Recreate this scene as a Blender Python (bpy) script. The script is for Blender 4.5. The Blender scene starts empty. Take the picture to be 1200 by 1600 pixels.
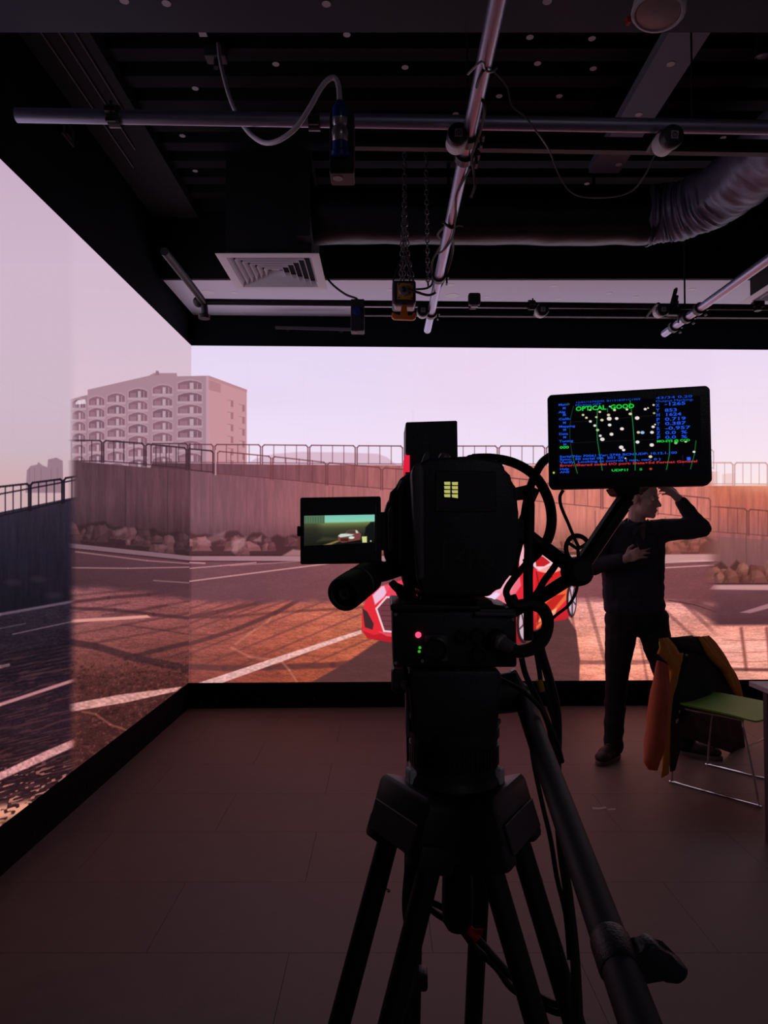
import bpy, bmesh, math, random
import numpy as np
from mathutils import Vector, Matrix, Quaternion, noise as mnoise

# ------------------------------------------------------------------ camera, world, exposure
F_PX = 1100.0                      # focal length in pixels of the 1200 x 1600 frame
CAM_H = 1.46
TILT = math.atan(34.0 / F_PX)
scene = bpy.context.scene
col = scene.collection
cam_data = bpy.data.cameras.new('camera')
cam_data.sensor_fit = 'HORIZONTAL'
cam_data.sensor_width = 36.0
cam_data.lens = 36.0 * F_PX / 1200.0
cam_data.clip_start = 0.02
cam_data.clip_end = 60
cam = bpy.data.objects.new('camera', cam_data)
col.objects.link(cam)
cam.location = (0, 0, CAM_H)
cam.rotation_euler = (math.pi / 2 + TILT, 0, 0)
scene.camera = cam

world = bpy.data.worlds.new('world')
scene.world = world
world.use_nodes = True
world.node_tree.nodes['Background'].inputs[0].default_value = (0.02, 0.02, 0.03, 1)
world.node_tree.nodes['Background'].inputs[1].default_value = 0.2

scene.view_settings.view_transform = 'Standard'
scene.view_settings.look = 'None'
scene.view_settings.gamma = 1.0
scene.view_settings.use_curve_mapping = False
scene.view_settings.exposure = 0.0
LED_POWER = 1.0                    # strength of the two LED walls, the main lights of the room

# dim fill light added behind the viewer to lift the dark rig
fill_light = bpy.data.lights.new('fill_light', 'AREA')
fill_light.shape = 'RECTANGLE'
fill_light.size, fill_light.size_y = 1.2, 0.6
fill_light.energy = 2.6
fill_light.color = (0.92, 0.94, 1.0)
pl_ob = bpy.data.objects.new('fill_light', fill_light)
pl_ob.location = (1.6, -2.2, 3.2)
pl_ob.rotation_euler = (math.radians(50), 0, 0)
col.objects.link(pl_ob)

# ------------------------------------------------------------------ survey helpers: a picture ray meets a plane of the room
ST, CT = math.sin(TILT), math.cos(TILT)


def ray(px, py):
    u = (px - 600.0) / F_PX
    v = (800.0 - py) / F_PX
    return Vector((u, CT - ST * v, ST + CT * v))


def P(px, py, Y):
    d = ray(px, py)
    return Vector((0, 0, CAM_H)) + d * (Y / d.y)


def PZ(px, py, z):
    d = ray(px, py)
    return Vector((0, 0, CAM_H)) + d * ((z - CAM_H) / d.z)


def PP(px, py, p0, n):
    d = ray(px, py)
    o = Vector((0, 0, CAM_H))
    return o + d * ((Vector(p0) - o).dot(n) / d.dot(n))


# ------------------------------------------------------------------ materials
def srgb(c):
    return tuple(((x / 255.0) / 12.92 if x / 255.0 <= 0.04045 else ((x / 255.0 + 0.055) / 1.055) ** 2.4) for x in c)


MATS = {}


def mat(name, rgb, rough=0.5, metal=0.0, var=0.15, scale=12.0, bump=0.0, bscale=60.0, spec=0.5, stretch=None):
    """procedural surface: noise-varied colour and roughness, optional fine relief. rgb is linear albedo"""
    if name in MATS:
        return MATS[name]
    m = bpy.data.materials.new(name)
    m.use_nodes = True
    nt = m.node_tree
    b = nt.nodes['Principled BSDF']
    b.inputs['Metallic'].default_value = metal
    b.inputs['Specular IOR Level'].default_value = spec
    tc = nt.nodes.new('ShaderNodeTexCoord')
    src = tc.outputs['Object']
    if stretch:
        mp = nt.nodes.new('ShaderNodeMapping')
        mp.inputs['Scale'].default_value = stretch
        nt.links.new(src, mp.inputs[0])
        src = mp.outputs[0]
    nz = nt.nodes.new('ShaderNodeTexNoise')
    nz.inputs['Scale'].default_value = scale
    nz.inputs['Detail'].default_value = 5
    nt.links.new(src, nz.inputs['Vector'])
    mx = nt.nodes.new('ShaderNodeMix')
    mx.data_type = 'RGBA'
    mx.inputs[6].default_value = tuple(max(0, c * (1 - var)) for c in rgb) + (1,)
    mx.inputs[7].default_value = tuple(min(1, c * (1 + var)) for c in rgb) + (1,)
    nt.links.new(nz.outputs[0], mx.inputs[0])
    nt.links.new(mx.outputs[2], b.inputs['Base Color'])
    mr = nt.nodes.new('ShaderNodeMapRange')
    mr.inputs[3].default_value = max(0.02, rough - 0.08)
    mr.inputs[4].default_value = min(1, rough + 0.08)
    nt.links.new(nz.outputs[0], mr.inputs[0])
    nt.links.new(mr.outputs[0], b.inputs['Roughness'])
    if bump:
        n2 = nt.nodes.new('ShaderNodeTexNoise')
        n2.inputs['Scale'].default_value = bscale
        n2.inputs['Detail'].default_value = 4
        nt.links.new(src, n2.inputs['Vector'])
        bp = nt.nodes.new('ShaderNodeBump')
        bp.inputs['Strength'].default_value = bump
        bp.inputs['Distance'].default_value = 0.004
        nt.links.new(n2.outputs[0], bp.inputs['Height'])
        nt.links.new(bp.outputs[0], b.inputs['Normal'])
    MATS[name] = m
    return m


def glow(name, rgb, strength=1.0):
    if name in MATS:
        return MATS[name]
    m = bpy.data.materials.new(name)
    m.use_nodes = True
    nt = m.node_tree
    nt.nodes.remove(nt.nodes['Principled BSDF'])
    e = nt.nodes.new('ShaderNodeEmission')
    e.inputs[0].default_value = tuple(rgb) + (1,)
    e.inputs[1].default_value = strength
    nt.links.new(e.outputs[0], nt.nodes['Material Output'].inputs[0])
    MATS[name] = m
    return m


def screen_mat(name, arr, strength=1.0):
    """what a display plays back: an array painted in this script, emitted by the screen"""
    h, w = arr.shape[:2]
    im = bpy.data.images.new(name, w, h)
    px = np.ones((h, w, 4), np.float32)
    px[:, :, :3] = np.clip(arr[::-1], 0, 255) / 255.0
    im.pixels.foreach_set(px.ravel())
    im.update()
    im.pack()
    m = bpy.data.materials.new(name)
    m.use_nodes = True
    nt = m.node_tree
    nt.nodes.remove(nt.nodes['Principled BSDF'])
    e = nt.nodes.new('ShaderNodeEmission')
    e.inputs[1].default_value = strength
    t = nt.nodes.new('ShaderNodeTexImage')
    t.image = im
    t.extension = 'EXTEND'
    nt.links.new(t.outputs[0], e.inputs[0])
    nt.links.new(e.outputs[0], nt.nodes['Material Output'].inputs[0])
    return m


# ------------------------------------------------------------------ mesh builder
ORG = {}


def frame_z(d, up=(0, 0, 1)):
    """rotation matrix whose z axis is d"""
    d = Vector(d).normalized()
    u = Vector(up)
    if abs(d.dot(u)) > 0.98:
        u = Vector((0, 1, 0))
    x = u.cross(d).normalized()
    y = d.cross(x)
    return Matrix((x, y, d)).transposed()


class MB:
    def __init__(self):
        self.bm = bmesh.new()

    def add(self, verts, faces, M=None):
        vs = [self.bm.verts.new((M @ Vector(v)) if M is not None else v) for v in verts]
        fs = []
        for f in faces:
            try:
                fs.append(self.bm.faces.new([vs[i] for i in f]))
            except ValueError:
                pass
        return vs, fs

    def box(self, c, s, R=None, bevel=0.0, seg=2):
        x, y, z = s[0] / 2, s[1] / 2, s[2] / 2
        v = [(-x, -y, -z), (x, -y, -z), (x, y, -z), (-x, y, -z), (-x, -y, z), (x, -y, z), (x, y, z), (-x, y, z)]
        f = [(0, 3, 2, 1), (4, 5, 6, 7), (0, 1, 5, 4), (1, 2, 6, 5), (2, 3, 7, 6), (3, 0, 4, 7)]
        M = Matrix.Translation(Vector(c)) @ (R.to_4x4() if R is not None else Matrix.Identity(4))
        vs, fs = self.add(v, f, M)
        if bevel:
            es = list({e for fc in fs for e in fc.edges})
            bmesh.ops.bevel(self.bm, geom=es, offset=bevel, segments=seg, affect='EDGES', profile=0.5)
        return self

    def prism(self, pts, d, bevel=0.0, seg=2):
        """polygon of 3-D points swept by vector d"""
        n = len(pts)
        d = Vector(d)
        v = [Vector(p) for p in pts] + [Vector(p) + d for p in pts]
        nrm = sum(((v[i] - v[0]).cross(v[i + 1] - v[0]) for i in range(1, n - 1)), Vector())
        if nrm.dot(d) > 0:
            f = [tuple(range(n))[::-1], tuple(range(n, 2 * n))] + [(i, (i + 1) % n, n + (i + 1) % n, n + i) for i in range(n)]
        else:
            f = [tuple(range(n)), tuple(range(n, 2 * n))[::-1]] + [((i + 1) % n, i, n + i, n + (i + 1) % n) for i in range(n)]
        vs, fs = self.add(v, f)
        if bevel:
            es = list({e for fc in fs for e in fc.edges})
            bmesh.ops.bevel(self.bm, geom=es, offset=bevel, segments=seg, affect='EDGES', profile=0.5, clamp_overlap=True)
        return self

    def px(self, pts, Y0, Y1, bevel=0.0, seg=2):
        """outline surveyed on the plane Y=Y0, a straight solid back to Y1"""
        return self.prism([P(a, b, Y0) for a, b in pts], (0, Y1 - Y0, 0), bevel, seg)

    def lathe(self, prof, p, d, seg=24, cap=True):
        """profile [(r, h)...] turned about axis d through p"""
        M = Matrix.Translation(Vector(p)) @ frame_z(d).to_4x4()
        v, f = [], []
        for r, h in prof:
            for k in range(seg):
                a = 2 * math.pi * k / seg
                v.append((r * math.cos(a), r * math.sin(a), h))
        for j in range(len(prof) - 1):
            for k in range(seg):
                k2 = (k + 1) % seg
                f.append((j * seg + k, j * seg + k2, (j + 1) * seg + k2, (j + 1) * seg + k))
        if cap:
            f.append(tuple(range(seg))[::-1])
            f.append(tuple((len(prof) - 1) * seg + k for k in range(seg)))
        self.add(v, f, M)
        return self

    def cyl(self, p0, p1, r0, r1=None, seg=16, cap=True):
        r1 = r0 if r1 is None else r1
        p0, p1 = Vector(p0), Vector(p1)
        return self.lathe([(r0, 0), (r1, (p1 - p0).length)], p0, p1 - p0, seg, cap)

    def tube(self, pts, r, seg=8, smooth=0, closed=False):
        pts = [Vector(p) for p in pts]
        rr = list(r) if isinstance(r, (list, tuple)) else [r] * len(pts)
        if smooth:
            pts, rr = catmull(pts, smooth, closed, rr)
        n = len(pts)
        up = Vector((0.123, 0.31, 0.94))
        rings = []
        for i, p in enumerate(pts):
            a = pts[(i - 1) % n] if (closed or i > 0) else p
            b = pts[(i + 1) % n] if (closed or i < n - 1) else p
            t = (b - a).normalized()
            x = up.cross(t)
            if x.length < 1e-4:
                x = Vector((1, 0, 0)).cross(t)
            x.normalize()
            y = t.cross(x)
            up = y
            rings.append([self.bm.verts.new(p + rr[i] * (math.cos(2 * math.pi * k / seg) * x + math.sin(2 * math.pi * k / seg) * y)) for k in range(seg)])
        m = n if closed else n - 1
        for i in range(m):
            A, B = rings[i], rings[(i + 1) % n]
            for k in range(seg):
                k2 = (k + 1) % seg
                self.bm.faces.new((A[k], A[k2], B[k2], B[k]))
        if not closed:
            self.bm.faces.new(rings[0][::-1])
            self.bm.faces.new(rings[-1])
        return self

    def capsule(self, p0, p1, r0, r1=None, seg=12, rings=4):
        r1 = r0 if r1 is None else r1
        p0, p1 = Vector(p0), Vector(p1)
        L = (p1 - p0).length
        prof = [(max(1e-4, r0 * math.cos(a)), r0 * math.sin(a)) for a in [-math.pi / 2 + math.pi / 2 * i / rings for i in range(rings + 1)]]
        prof += [(max(1e-4, r1 * math.cos(a)), L + r1 * math.sin(a)) for a in [math.pi / 2 * i / rings for i in range(rings + 1)]]
        d = p1 - p0
        if d.length < 1e-6:
            d = Vector((0, 0, 1))
        return self.lathe(prof, p0, d, seg)

    def ell(self, c, r, R=None, seg=16, rings=10):
        M = Matrix.Translation(Vector(c)) @ (R.to_4x4() if R is not None else Matrix.Identity(4)) @ Matrix.Diagonal((r[0], r[1], r[2], 1))
        v = [(0, 0, -1)]
        for j in range(1, rings):
            a = -math.pi / 2 + math.pi * j / rings
            for k in range(seg):
                b = 2 * math.pi * k / seg
                v.append((math.cos(a) * math.cos(b), math.cos(a) * math.sin(b), math.sin(a)))
        v.append((0, 0, 1))
        f = []
        for k in range(seg):
            f.append((0, 1 + (k + 1) % seg, 1 + k))
            f.append((len(v) - 1, 1 + (rings - 2) * seg + k, 1 + (rings - 2) * seg + (k + 1) % seg))
        for j in range(rings - 2):
            for k in range(seg):
                k2 = (k + 1) % seg
                f.append((1 + j * seg + k, 1 + j * seg + k2, 1 + (j + 1) * seg + k2, 1 + (j + 1) * seg + k))
        self.add(v, f, M)
        return self

    def ring(self, c, d, R, r, seg=24, ts=8):
        Fm = frame_z(d)
        return self.tube([Vector(c) + Fm @ Vector((R * math.cos(2 * math.pi * k / seg), R * math.sin(2 * math.pi * k / seg), 0)) for k in range(seg)], r, ts, closed=True)

    def loft(self, rings, closed_ring=True, cap=True):
        """rings: list of equal-length lists of points"""
        R = [[self.bm.verts.new(p) for p in ring] for ring in rings]
        n = len(R[0])
        for A, B in zip(R, R[1:]):
            for k in range(n if closed_ring else n - 1):
                k2 = (k + 1) % n
                self.bm.faces.new((A[k], A[k2], B[k2], B[k]))
        if cap and closed_ring:
            self.bm.faces.new(R[0][::-1])
            self.bm.faces.new(R[-1])
        return self

    def build(self, name, m, parent=None, smooth=False, label=None, kind=None, angle=35):
        if isinstance(m, str):
            m = MATS[m]
        o_loc = ORG.get(parent.name, Vector()) if parent is not None else Vector()
        bm = self.bm
        bmesh.ops.recalc_face_normals(bm, faces=bm.faces)
        if parent is not None:
            bmesh.ops.translate(bm, verts=bm.verts, vec=-o_loc)
        me = bpy.data.meshes.new(name)
        if smooth:
            for fc in bm.faces:
                fc.smooth = True
            la = math.radians(angle)
            for e in bm.edges:
                if len(e.link_faces) == 2 and e.calc_face_angle(0) > la:
                    e.smooth = False
        bm.to_mesh(me)
        bm.free()
        me.materials.append(m)
        o = bpy.data.objects.new(name, me)
        col.objects.link(o)
        if parent is not None:
            o.parent = parent
            ORG[o.name] = o_loc.copy()
        if label:
            o['label'] = label
        if kind:
            o['kind'] = kind
        return o


def catmull(pts, k, closed=False, rr=None):
    n = len(pts)
    out, ro = [], []
    rng = range(n) if closed else range(n - 1)
    for i in rng:
        g = (lambda j: pts[j % n]) if closed else (lambda j: pts[min(max(j, 0), n - 1)])
        a, b, c, d = g(i - 1), g(i), g(i + 1), g(i + 2)
        for s in range(k):
            t = s / k
            out.append(0.5 * ((2 * b) + (c - a) * t + (2 * a - 5 * b + 4 * c - d) * t * t + (3 * b - a - 3 * c + d) * t ** 3))
            if rr:
                ro.append(rr[i] * (1 - t) + rr[(i + 1) % n] * t)
    if not closed:
        out.append(pts[-1])
        if rr:
            ro.append(rr[-1])
    return (out, ro) if rr else out


def thing(name, label, cat, loc=(0, 0, 0), group=None):
    o = bpy.data.objects.new(name, None)
    o.empty_display_size = 0.05
    col.objects.link(o)
    o.location = loc
    o['label'] = label
    o['category'] = cat
    if group:
        o['group'] = group
    ORG[o.name] = Vector(loc)
    return o


def tag(o, label, cat, group=None, kind=None):
    o['label'] = label
    o['category'] = cat
    if group:
        o['group'] = group
    if kind:
        o['kind'] = kind
    return o


def structure(name, label=None, loc=(0, 0, 0)):
    o = bpy.data.objects.new(name, None)
    o.empty_display_size = 0.05
    col.objects.link(o)
    o.location = loc
    o['kind'] = 'structure'
    ORG[o.name] = Vector(loc)
    if label:
        o['label'] = label
    return o


def copy_tree(o, parent=None, delta=None):
    c = o.copy()
    col.objects.link(c)
    if parent is not None:
        c.parent = parent
    elif delta is not None:
        c.location = o.location + Vector(delta)
    for ch in list(o.children):
        copy_tree(ch, c)
    return c


def remeshed(mb, voxel, smooth=4):
    """one continuous surface out of overlapping solids"""
    me = bpy.data.meshes.new('tmp')
    bmesh.ops.recalc_face_normals(mb.bm, faces=mb.bm.faces)
    mb.bm.to_mesh(me)
    mb.bm.free()
    o = bpy.data.objects.new('tmp', me)
    col.objects.link(o)
    r = o.modifiers.new('r', 'REMESH')
    r.mode = 'VOXEL'
    r.voxel_size = voxel
    r.adaptivity = 0.0
    if smooth:
        s = o.modifiers.new('s', 'SMOOTH')
        s.iterations = smooth
        s.factor = 0.5
    bpy.context.view_layer.update()
    dg = bpy.context.evaluated_depsgraph_get()
    out = bpy.data.meshes.new_from_object(o.evaluated_get(dg))
    bpy.data.objects.remove(o)
    b = MB()
    b.bm.from_mesh(out)
    bpy.data.meshes.remove(out)
    return b


# ------------------------------------------------------------------ surfaces
mat('black_paint', (0.005, 0.0055, 0.009), 0.8, scale=3)
mat('black_wall', (0.004, 0.0045, 0.009), 0.9, spec=.12, scale=2)
mat('dark_steel', (0.06, 0.058, 0.066), 0.5, 0.4, scale=8, stretch=(1, 6, 6))
mat('deck_steel', (0.006, 0.0065, 0.010), 0.7, 0.0, spec=.15, scale=5, stretch=(0.6, 4, 4))
mat('soffit_paint', (0.86, 0.86, 1.0), 0.8, var=0.02, scale=2)
mat('beam_paint', (0.030, 0.035, 0.058), 0.8, var=0.2, scale=9)
mat('pipe_alloy', (0.40, 0.42, 0.58), 0.42, 0.8, var=0.12, scale=30, stretch=(0.3, 8, 8), bump=0.1, bscale=40)
mat('pipe_alloy_deep', (0.44, 0.45, 0.62), 0.36, 0.85, var=0.12, scale=30, stretch=(8, 0.3, 8), bump=0.1, bscale=40)
mat('pipe_dark', (0.022, 0.022, 0.030), 0.5, 0.3, scale=20)
mat('black_metal', (0.020, 0.020, 0.027), 0.42, 0.1, scale=30)
mat('black_plastic', (0.026, 0.026, 0.038), 0.45, scale=40, bump=0.15, bscale=500)
mat('black_satin', (0.030, 0.030, 0.040), 0.45, scale=25)
mat('black_rubber', (0.014, 0.014, 0.017), 0.6, scale=30)
mat('grey_guard', (0.12, 0.12, 0.15), 0.5, scale=25)
mat('white_plastic', (0.74, 0.74, 0.80), 0.5, var=0.05, scale=8)
mat('vent_paint', (0.84, 0.85, 0.92), 0.55, var=0.05, scale=8)
mat('white_cable', (0.82, 0.82, 0.92), 0.45, var=0.05, scale=10)
mat('blue_plastic', (0.01, 0.03, 0.28), 0.35, scale=20)
mat('clear_sleeve', (0.45, 0.45, 0.5), 0.2, 0.6, scale=20)
mat('orange_plastic', (0.62, 0.16, 0.02), 0.5, scale=20)
mat('yellow_plate', (0.55, 0.27, 0.05), 0.5, scale=20)
mat('grey_metal', (0.35, 0.35, 0.38), 0.4, 0.6, scale=20)
mat('chain_steel', (0.3, 0.29, 0.31), 0.4, 0.8, scale=40)
mat('foil', (0.16, 0.165, 0.25), 0.5, 0.4, var=0.2, scale=14, bump=0.6, bscale=25)
mat('duct_shaded', (0.013, 0.0145, 0.022), 0.4, 0.2, scale=14, bump=0.5, bscale=20)  # unlit run of the foil duct, its shade put into the colour
mat('sticker', (0.5, 0.48, 0.52), 0.6, var=0.08, scale=30)
mat('sticker_bright', (0.95, 0.95, 0.98), 0.5, 0.0, var=0.02, scale=30)
mat('red_tape', (0.5, 0.02, 0.02), 0.6, scale=20)
mat('yellow_tape', (0.6, 0.3, 0.02), 0.6, scale=20)
mat('tile', (0.172, 0.128, 0.120), 0.5, var=0.22, scale=9, bump=0.12, bscale=120, stretch=(1, 1, 1), spec=0.3)
mat('tile_joint', (0.12, 0.095, 0.09), 0.8, scale=10)
mat('table_top', (0.55, 0.54, 0.56), 0.45, var=0.05, scale=8)
mat('table_leg', (0.10, 0.10, 0.13), 0.45, 0.3, scale=12)
mat('chrome', (0.75, 0.74, 0.76), 0.16, 1.0, var=0.05, scale=20)
mat('green_seat', (0.24, 0.62, 0.035), 0.45, var=0.08, scale=8)
mat('jacket_orange', (0.72, 0.14, 0.06), 0.75, var=0.15, scale=18, bump=0.3, bscale=60)
mat('jacket_ochre', (0.75, 0.28, 0.03), 0.75, var=0.15, scale=18, bump=0.3, bscale=60)
mat('jacket_black', (0.010, 0.010, 0.011), 0.85, var=0.2, scale=20, bump=0.2, bscale=80)
mat('jacket_lining', (0.05, 0.014, 0.012), 0.8, var=0.2, scale=20, bump=0.2, bscale=60)
mat('skin', (0.68, 0.42, 0.38), 0.55, var=0.08, scale=25)
mat('hair', (0.07, 0.045, 0.035), 0.7, var=0.3, scale=60, bump=0.5, bscale=200)
mat('shirt', (0.028, 0.030, 0.048), 0.85, var=0.2, scale=30, bump=0.25, bscale=120)
mat('undershirt', (0.12, 0.10, 0.07), 0.85, scale=30)
mat('jeans', (0.010, 0.010, 0.014), 0.85, var=0.2, scale=40, bump=0.2, bscale=150)
mat('shoe', (0.035, 0.022, 0.022), 0.6, var=0.2, scale=40)
mat('shoe_sole', (0.16, 0.13, 0.12), 0.7, scale=30)
mat('eye_white', (0.7, 0.68, 0.66), 0.3, var=0.02)
mat('eye_dark', (0.015, 0.01, 0.01), 0.3, var=0.02)
mat('lip', (0.28, 0.10, 0.09), 0.5, var=0.05)
mat('label_grey', (0.55, 0.55, 0.62), 0.5, var=0.1, scale=60)
mat('print_dim', (0.035, 0.035, 0.042), 0.5, var=0.05)
mat('glass_dark', (0.006, 0.006, 0.008), 0.12, var=0.05)

# ------------------------------------------------------------------ what the LED walls play back (flat moving picture, painted in numpy)
# Picture coordinates (x, y) are those of the playback frame the media server projects on both walls.
rng = np.random.default_rng(7)
LAT = rng.random((256, 256)).astype(np.float32)


def vnoise(x, y, seed=0):
    x = x + seed * 17.31
    y = y + seed * 9.77
    xi, yi = np.floor(x).astype(int), np.floor(y).astype(int)
    fx, fy = x - xi, y - yi
    fx, fy = fx * fx * (3 - 2 * fx), fy * fy * (3 - 2 * fy)
    g = lambda a, b: LAT[a % 256, b % 256]
    return (g(xi, yi) * (1 - fx) + g(xi + 1, yi) * fx) * (1 - fy) + (g(xi, yi + 1) * (1 - fx) + g(xi + 1, yi + 1) * fx) * fy


def sstep(a, b, x):
    t = np.clip((x - a) / (b - a), 0, 1)
    return t * t * (3 - 2 * t)


class Paint:
    def __init__(self, X, Y):
        self.X, self.Y = X.astype(np.float32), Y.astype(np.float32)
        self.img = np.zeros(X.shape + (3,), np.float32)

    def mix(self, colr, a, sl=None):
        im = self.img if sl is None else self.img[sl]
        a = np.asarray(a)[..., None] if np.ndim(a) else a
        im += (np.asarray(colr, np.float32) - im) * a

    def sub(self, x0, y0, x1, y1, pad=4):
        m = (self.X > x0 - pad) & (self.X < x1 + pad) & (self.Y > y0 - pad) & (self.Y < y1 + pad)
        r = np.flatnonzero(m.any(1))
        if not len(r):
            return None
        c = np.flatnonzero(m.any(0))
        return (slice(r[0], r[-1] + 1), slice(c[0], c[-1] + 1))

    def cover(self, pts, sl, soft=1.0):
        X, Y = self.X[sl], self.Y[sl]
        ins = np.zeros(X.shape, bool)
        d2 = np.full(X.shape, 1e9, np.float32)
        n = len(pts)
        for i in range(n):
            (x0, y0), (x1, y1) = pts[i], pts[(i + 1) % n]
            dx, dy = x1 - x0, y1 - y0
            L = dx * dx + dy * dy
            if L == 0:
                continue
            t = np.clip(((X - x0) * dx + (Y - y0) * dy) / L, 0, 1)
            d2 = np.minimum(d2, (X - x0 - t * dx) ** 2 + (Y - y0 - t * dy) ** 2)
            if y0 != y1:
                c = ((y0 > Y) != (y1 > Y)) & (X < (x1 - x0) * (Y - y0) / (y1 - y0) + x0)
                ins ^= c
        d = np.sqrt(d2)
        return np.clip(0.5 + np.where(ins, d, -d) / soft, 0, 1)

    def poly(self, pts, colr, a=1.0, soft=1.0, tex=None):
        xs, ys = [p[0] for p in pts], [p[1] for p in pts]
        sl = self.sub(min(xs), min(ys), max(xs), max(ys), 2 + 2 * soft)
        if sl is None:
            return
        m = self.cover(pts, sl, soft) * a
        c = np.asarray(colr, np.float32)
        if tex is not None:
            c = c * tex(self.X[sl], self.Y[sl])[..., None]
        self.mix(c, m, sl)

    def line(self, pts, w, colr, a=1.0, soft=1.0):
        for (x0, y0), (x1, y1) in zip(pts, pts[1:]):
            sl = self.sub(min(x0, x1) - w, min(y0, y1) - w, max(x0, x1) + w, max(y0, y1) + w, 2 + soft)
            if sl is None:
                continue
            X, Y = self.X[sl], self.Y[sl]
            dx, dy = x1 - x0, y1 - y0
            t = np.clip(((X - x0) * dx + (Y - y0) * dy) / max(1e-6, dx * dx + dy * dy), 0, 1)
            d = np.sqrt((X - x0 - t * dx) ** 2 + (Y - y0 - t * dy) ** 2)
            self.mix(colr, np.clip(0.5 + (w / 2 - d) / soft, 0, 1) * a, sl)

    def oval(self, cx, cy, rx, ry, colr, a=1.0, soft=1.0):
        sl = self.sub(cx - rx, cy - ry, cx + rx, cy + ry, 2 + soft)
        if sl is None:
            return
        q = np.sqrt(((self.X[sl] - cx) / rx) ** 2 + ((self.Y[sl] - cy) / ry) ** 2)
        self.mix(colr, np.clip(0.5 + (1 - q) * min(rx, ry) / soft, 0, 1) * a, sl)


def ramp(v, stops):
    """piecewise-linear colour ramp over array v"""
    xs = [s[0] for s in stops]
    return np.stack([np.interp(v, xs, [s[1][k] for s in stops]) for k in range(3)], -1).astype(np.float32)


def railing(p, pts, h, dx, colr, w=1.3, a=0.9, panel=4):
    """metal railing whose foot follows pts; every panel a rounded hoop with thin bars"""
    xs, ys = [q[0] for q in pts], [q[1] for q in pts]
    f = lambda x: float(np.interp(x, xs, ys))
    g = (lambda x: h) if not callable(h) else h
    x, k = xs[0], 0
    W = dx * panel
    while x < xs[-1] - 2:
        x1 = min(x + W - 3, xs[-1])
        r = min(3, (x1 - x) / 3)
        p.line([(x, f(x)), (x, f(x) - g(x) + r), (x + r, f(x + r) - g(x)), (x1 - r, f(x1 - r) - g(x1)), (x1, f(x1) - g(x1) + r), (x1, f(x1))], w * 1.5, colr, a)
        p.line([(x, f(x) - 2), (x1, f(x1) - 2)], w, colr, a)
        n = panel
        for i in range(1, n):
            q = x + (x1 - x) * i / n
            p.line([(q, f(q) - 2), (q, f(q) - g(q))], w, colr, a * 0.85)
        x += W


def rocks(p, xa, xb, ytop, ybot, dark, light, seed, size=20):
    """a bed of quarry stones: angular boulders of uneven size, lit from the upper right"""
    r = random.Random(seed)
    n = max(4, int((xb - xa) / 12))
    xs = [xa + (xb - xa) * i / n for i in range(n + 1)]
    p.poly([(x, ytop(x) + r.uniform(-3, 10)) for x in xs] + [(x, ybot(x)) for x in reversed(xs)], tuple(q * .78 for q in dark), 0.9, 4)
    items = []
    x = xa
    while x < xb:
        for lay in (0, 1, 2):
            if r.random() < (.85, .7, .45)[lay]:
                items.append((lay, x + r.uniform(-6, 6)))
        x += size * .55
    items.sort()
    for lay, x in items:
        hgt = ybot(x) - ytop(x)
        yb = ybot(x) - hgt * (.42, .22, 0)[lay]
        w = size * r.uniform(.45, 1.15)
        hh = min(hgt * r.uniform(.35, .75), w * r.uniform(.6, 1.0), yb - ytop(x) + 4)
        t = r.random() ** 1.6
        c = tuple(d * (1 - t * .8) + l * t * .8 for d, l in zip(dark, light))
        m = 7
        pts = []
        for k in range(m):
            a = math.pi * (k / (m - 1))
            rr = r.uniform(.75, 1.1)
            pts.append((x - math.cos(a) * w * .5 * rr, yb - math.sin(a) ** .7 * hh * rr))
        p.poly(pts, c, .95, 1.6)
        cx, cy = x + w * r.uniform(-.15, .15), yb - hh * r.uniform(.35, .6)
        p.poly([(cx, cy)] + pts[3:6], tuple(min(255, q * 1.18 + 6) for q in c), .6, 3)
        p.poly([(cx, cy)] + pts[0:3] + [(x - w * .2, yb)], tuple(q * .72 for q in c), .7, 2)
        if r.random() < .3:
            p.poly([pts[2], pts[3], (cx, cy)], tuple(min(255, q * 1.3 + 14) for q in c), .5, 3)
    for x in xs:
        p.line([(x - 5, ybot(x) - 1), (x + 8, ybot(x) - 1)], 1.5, tuple(q * .5 for q in dark), .6, 2)


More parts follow.
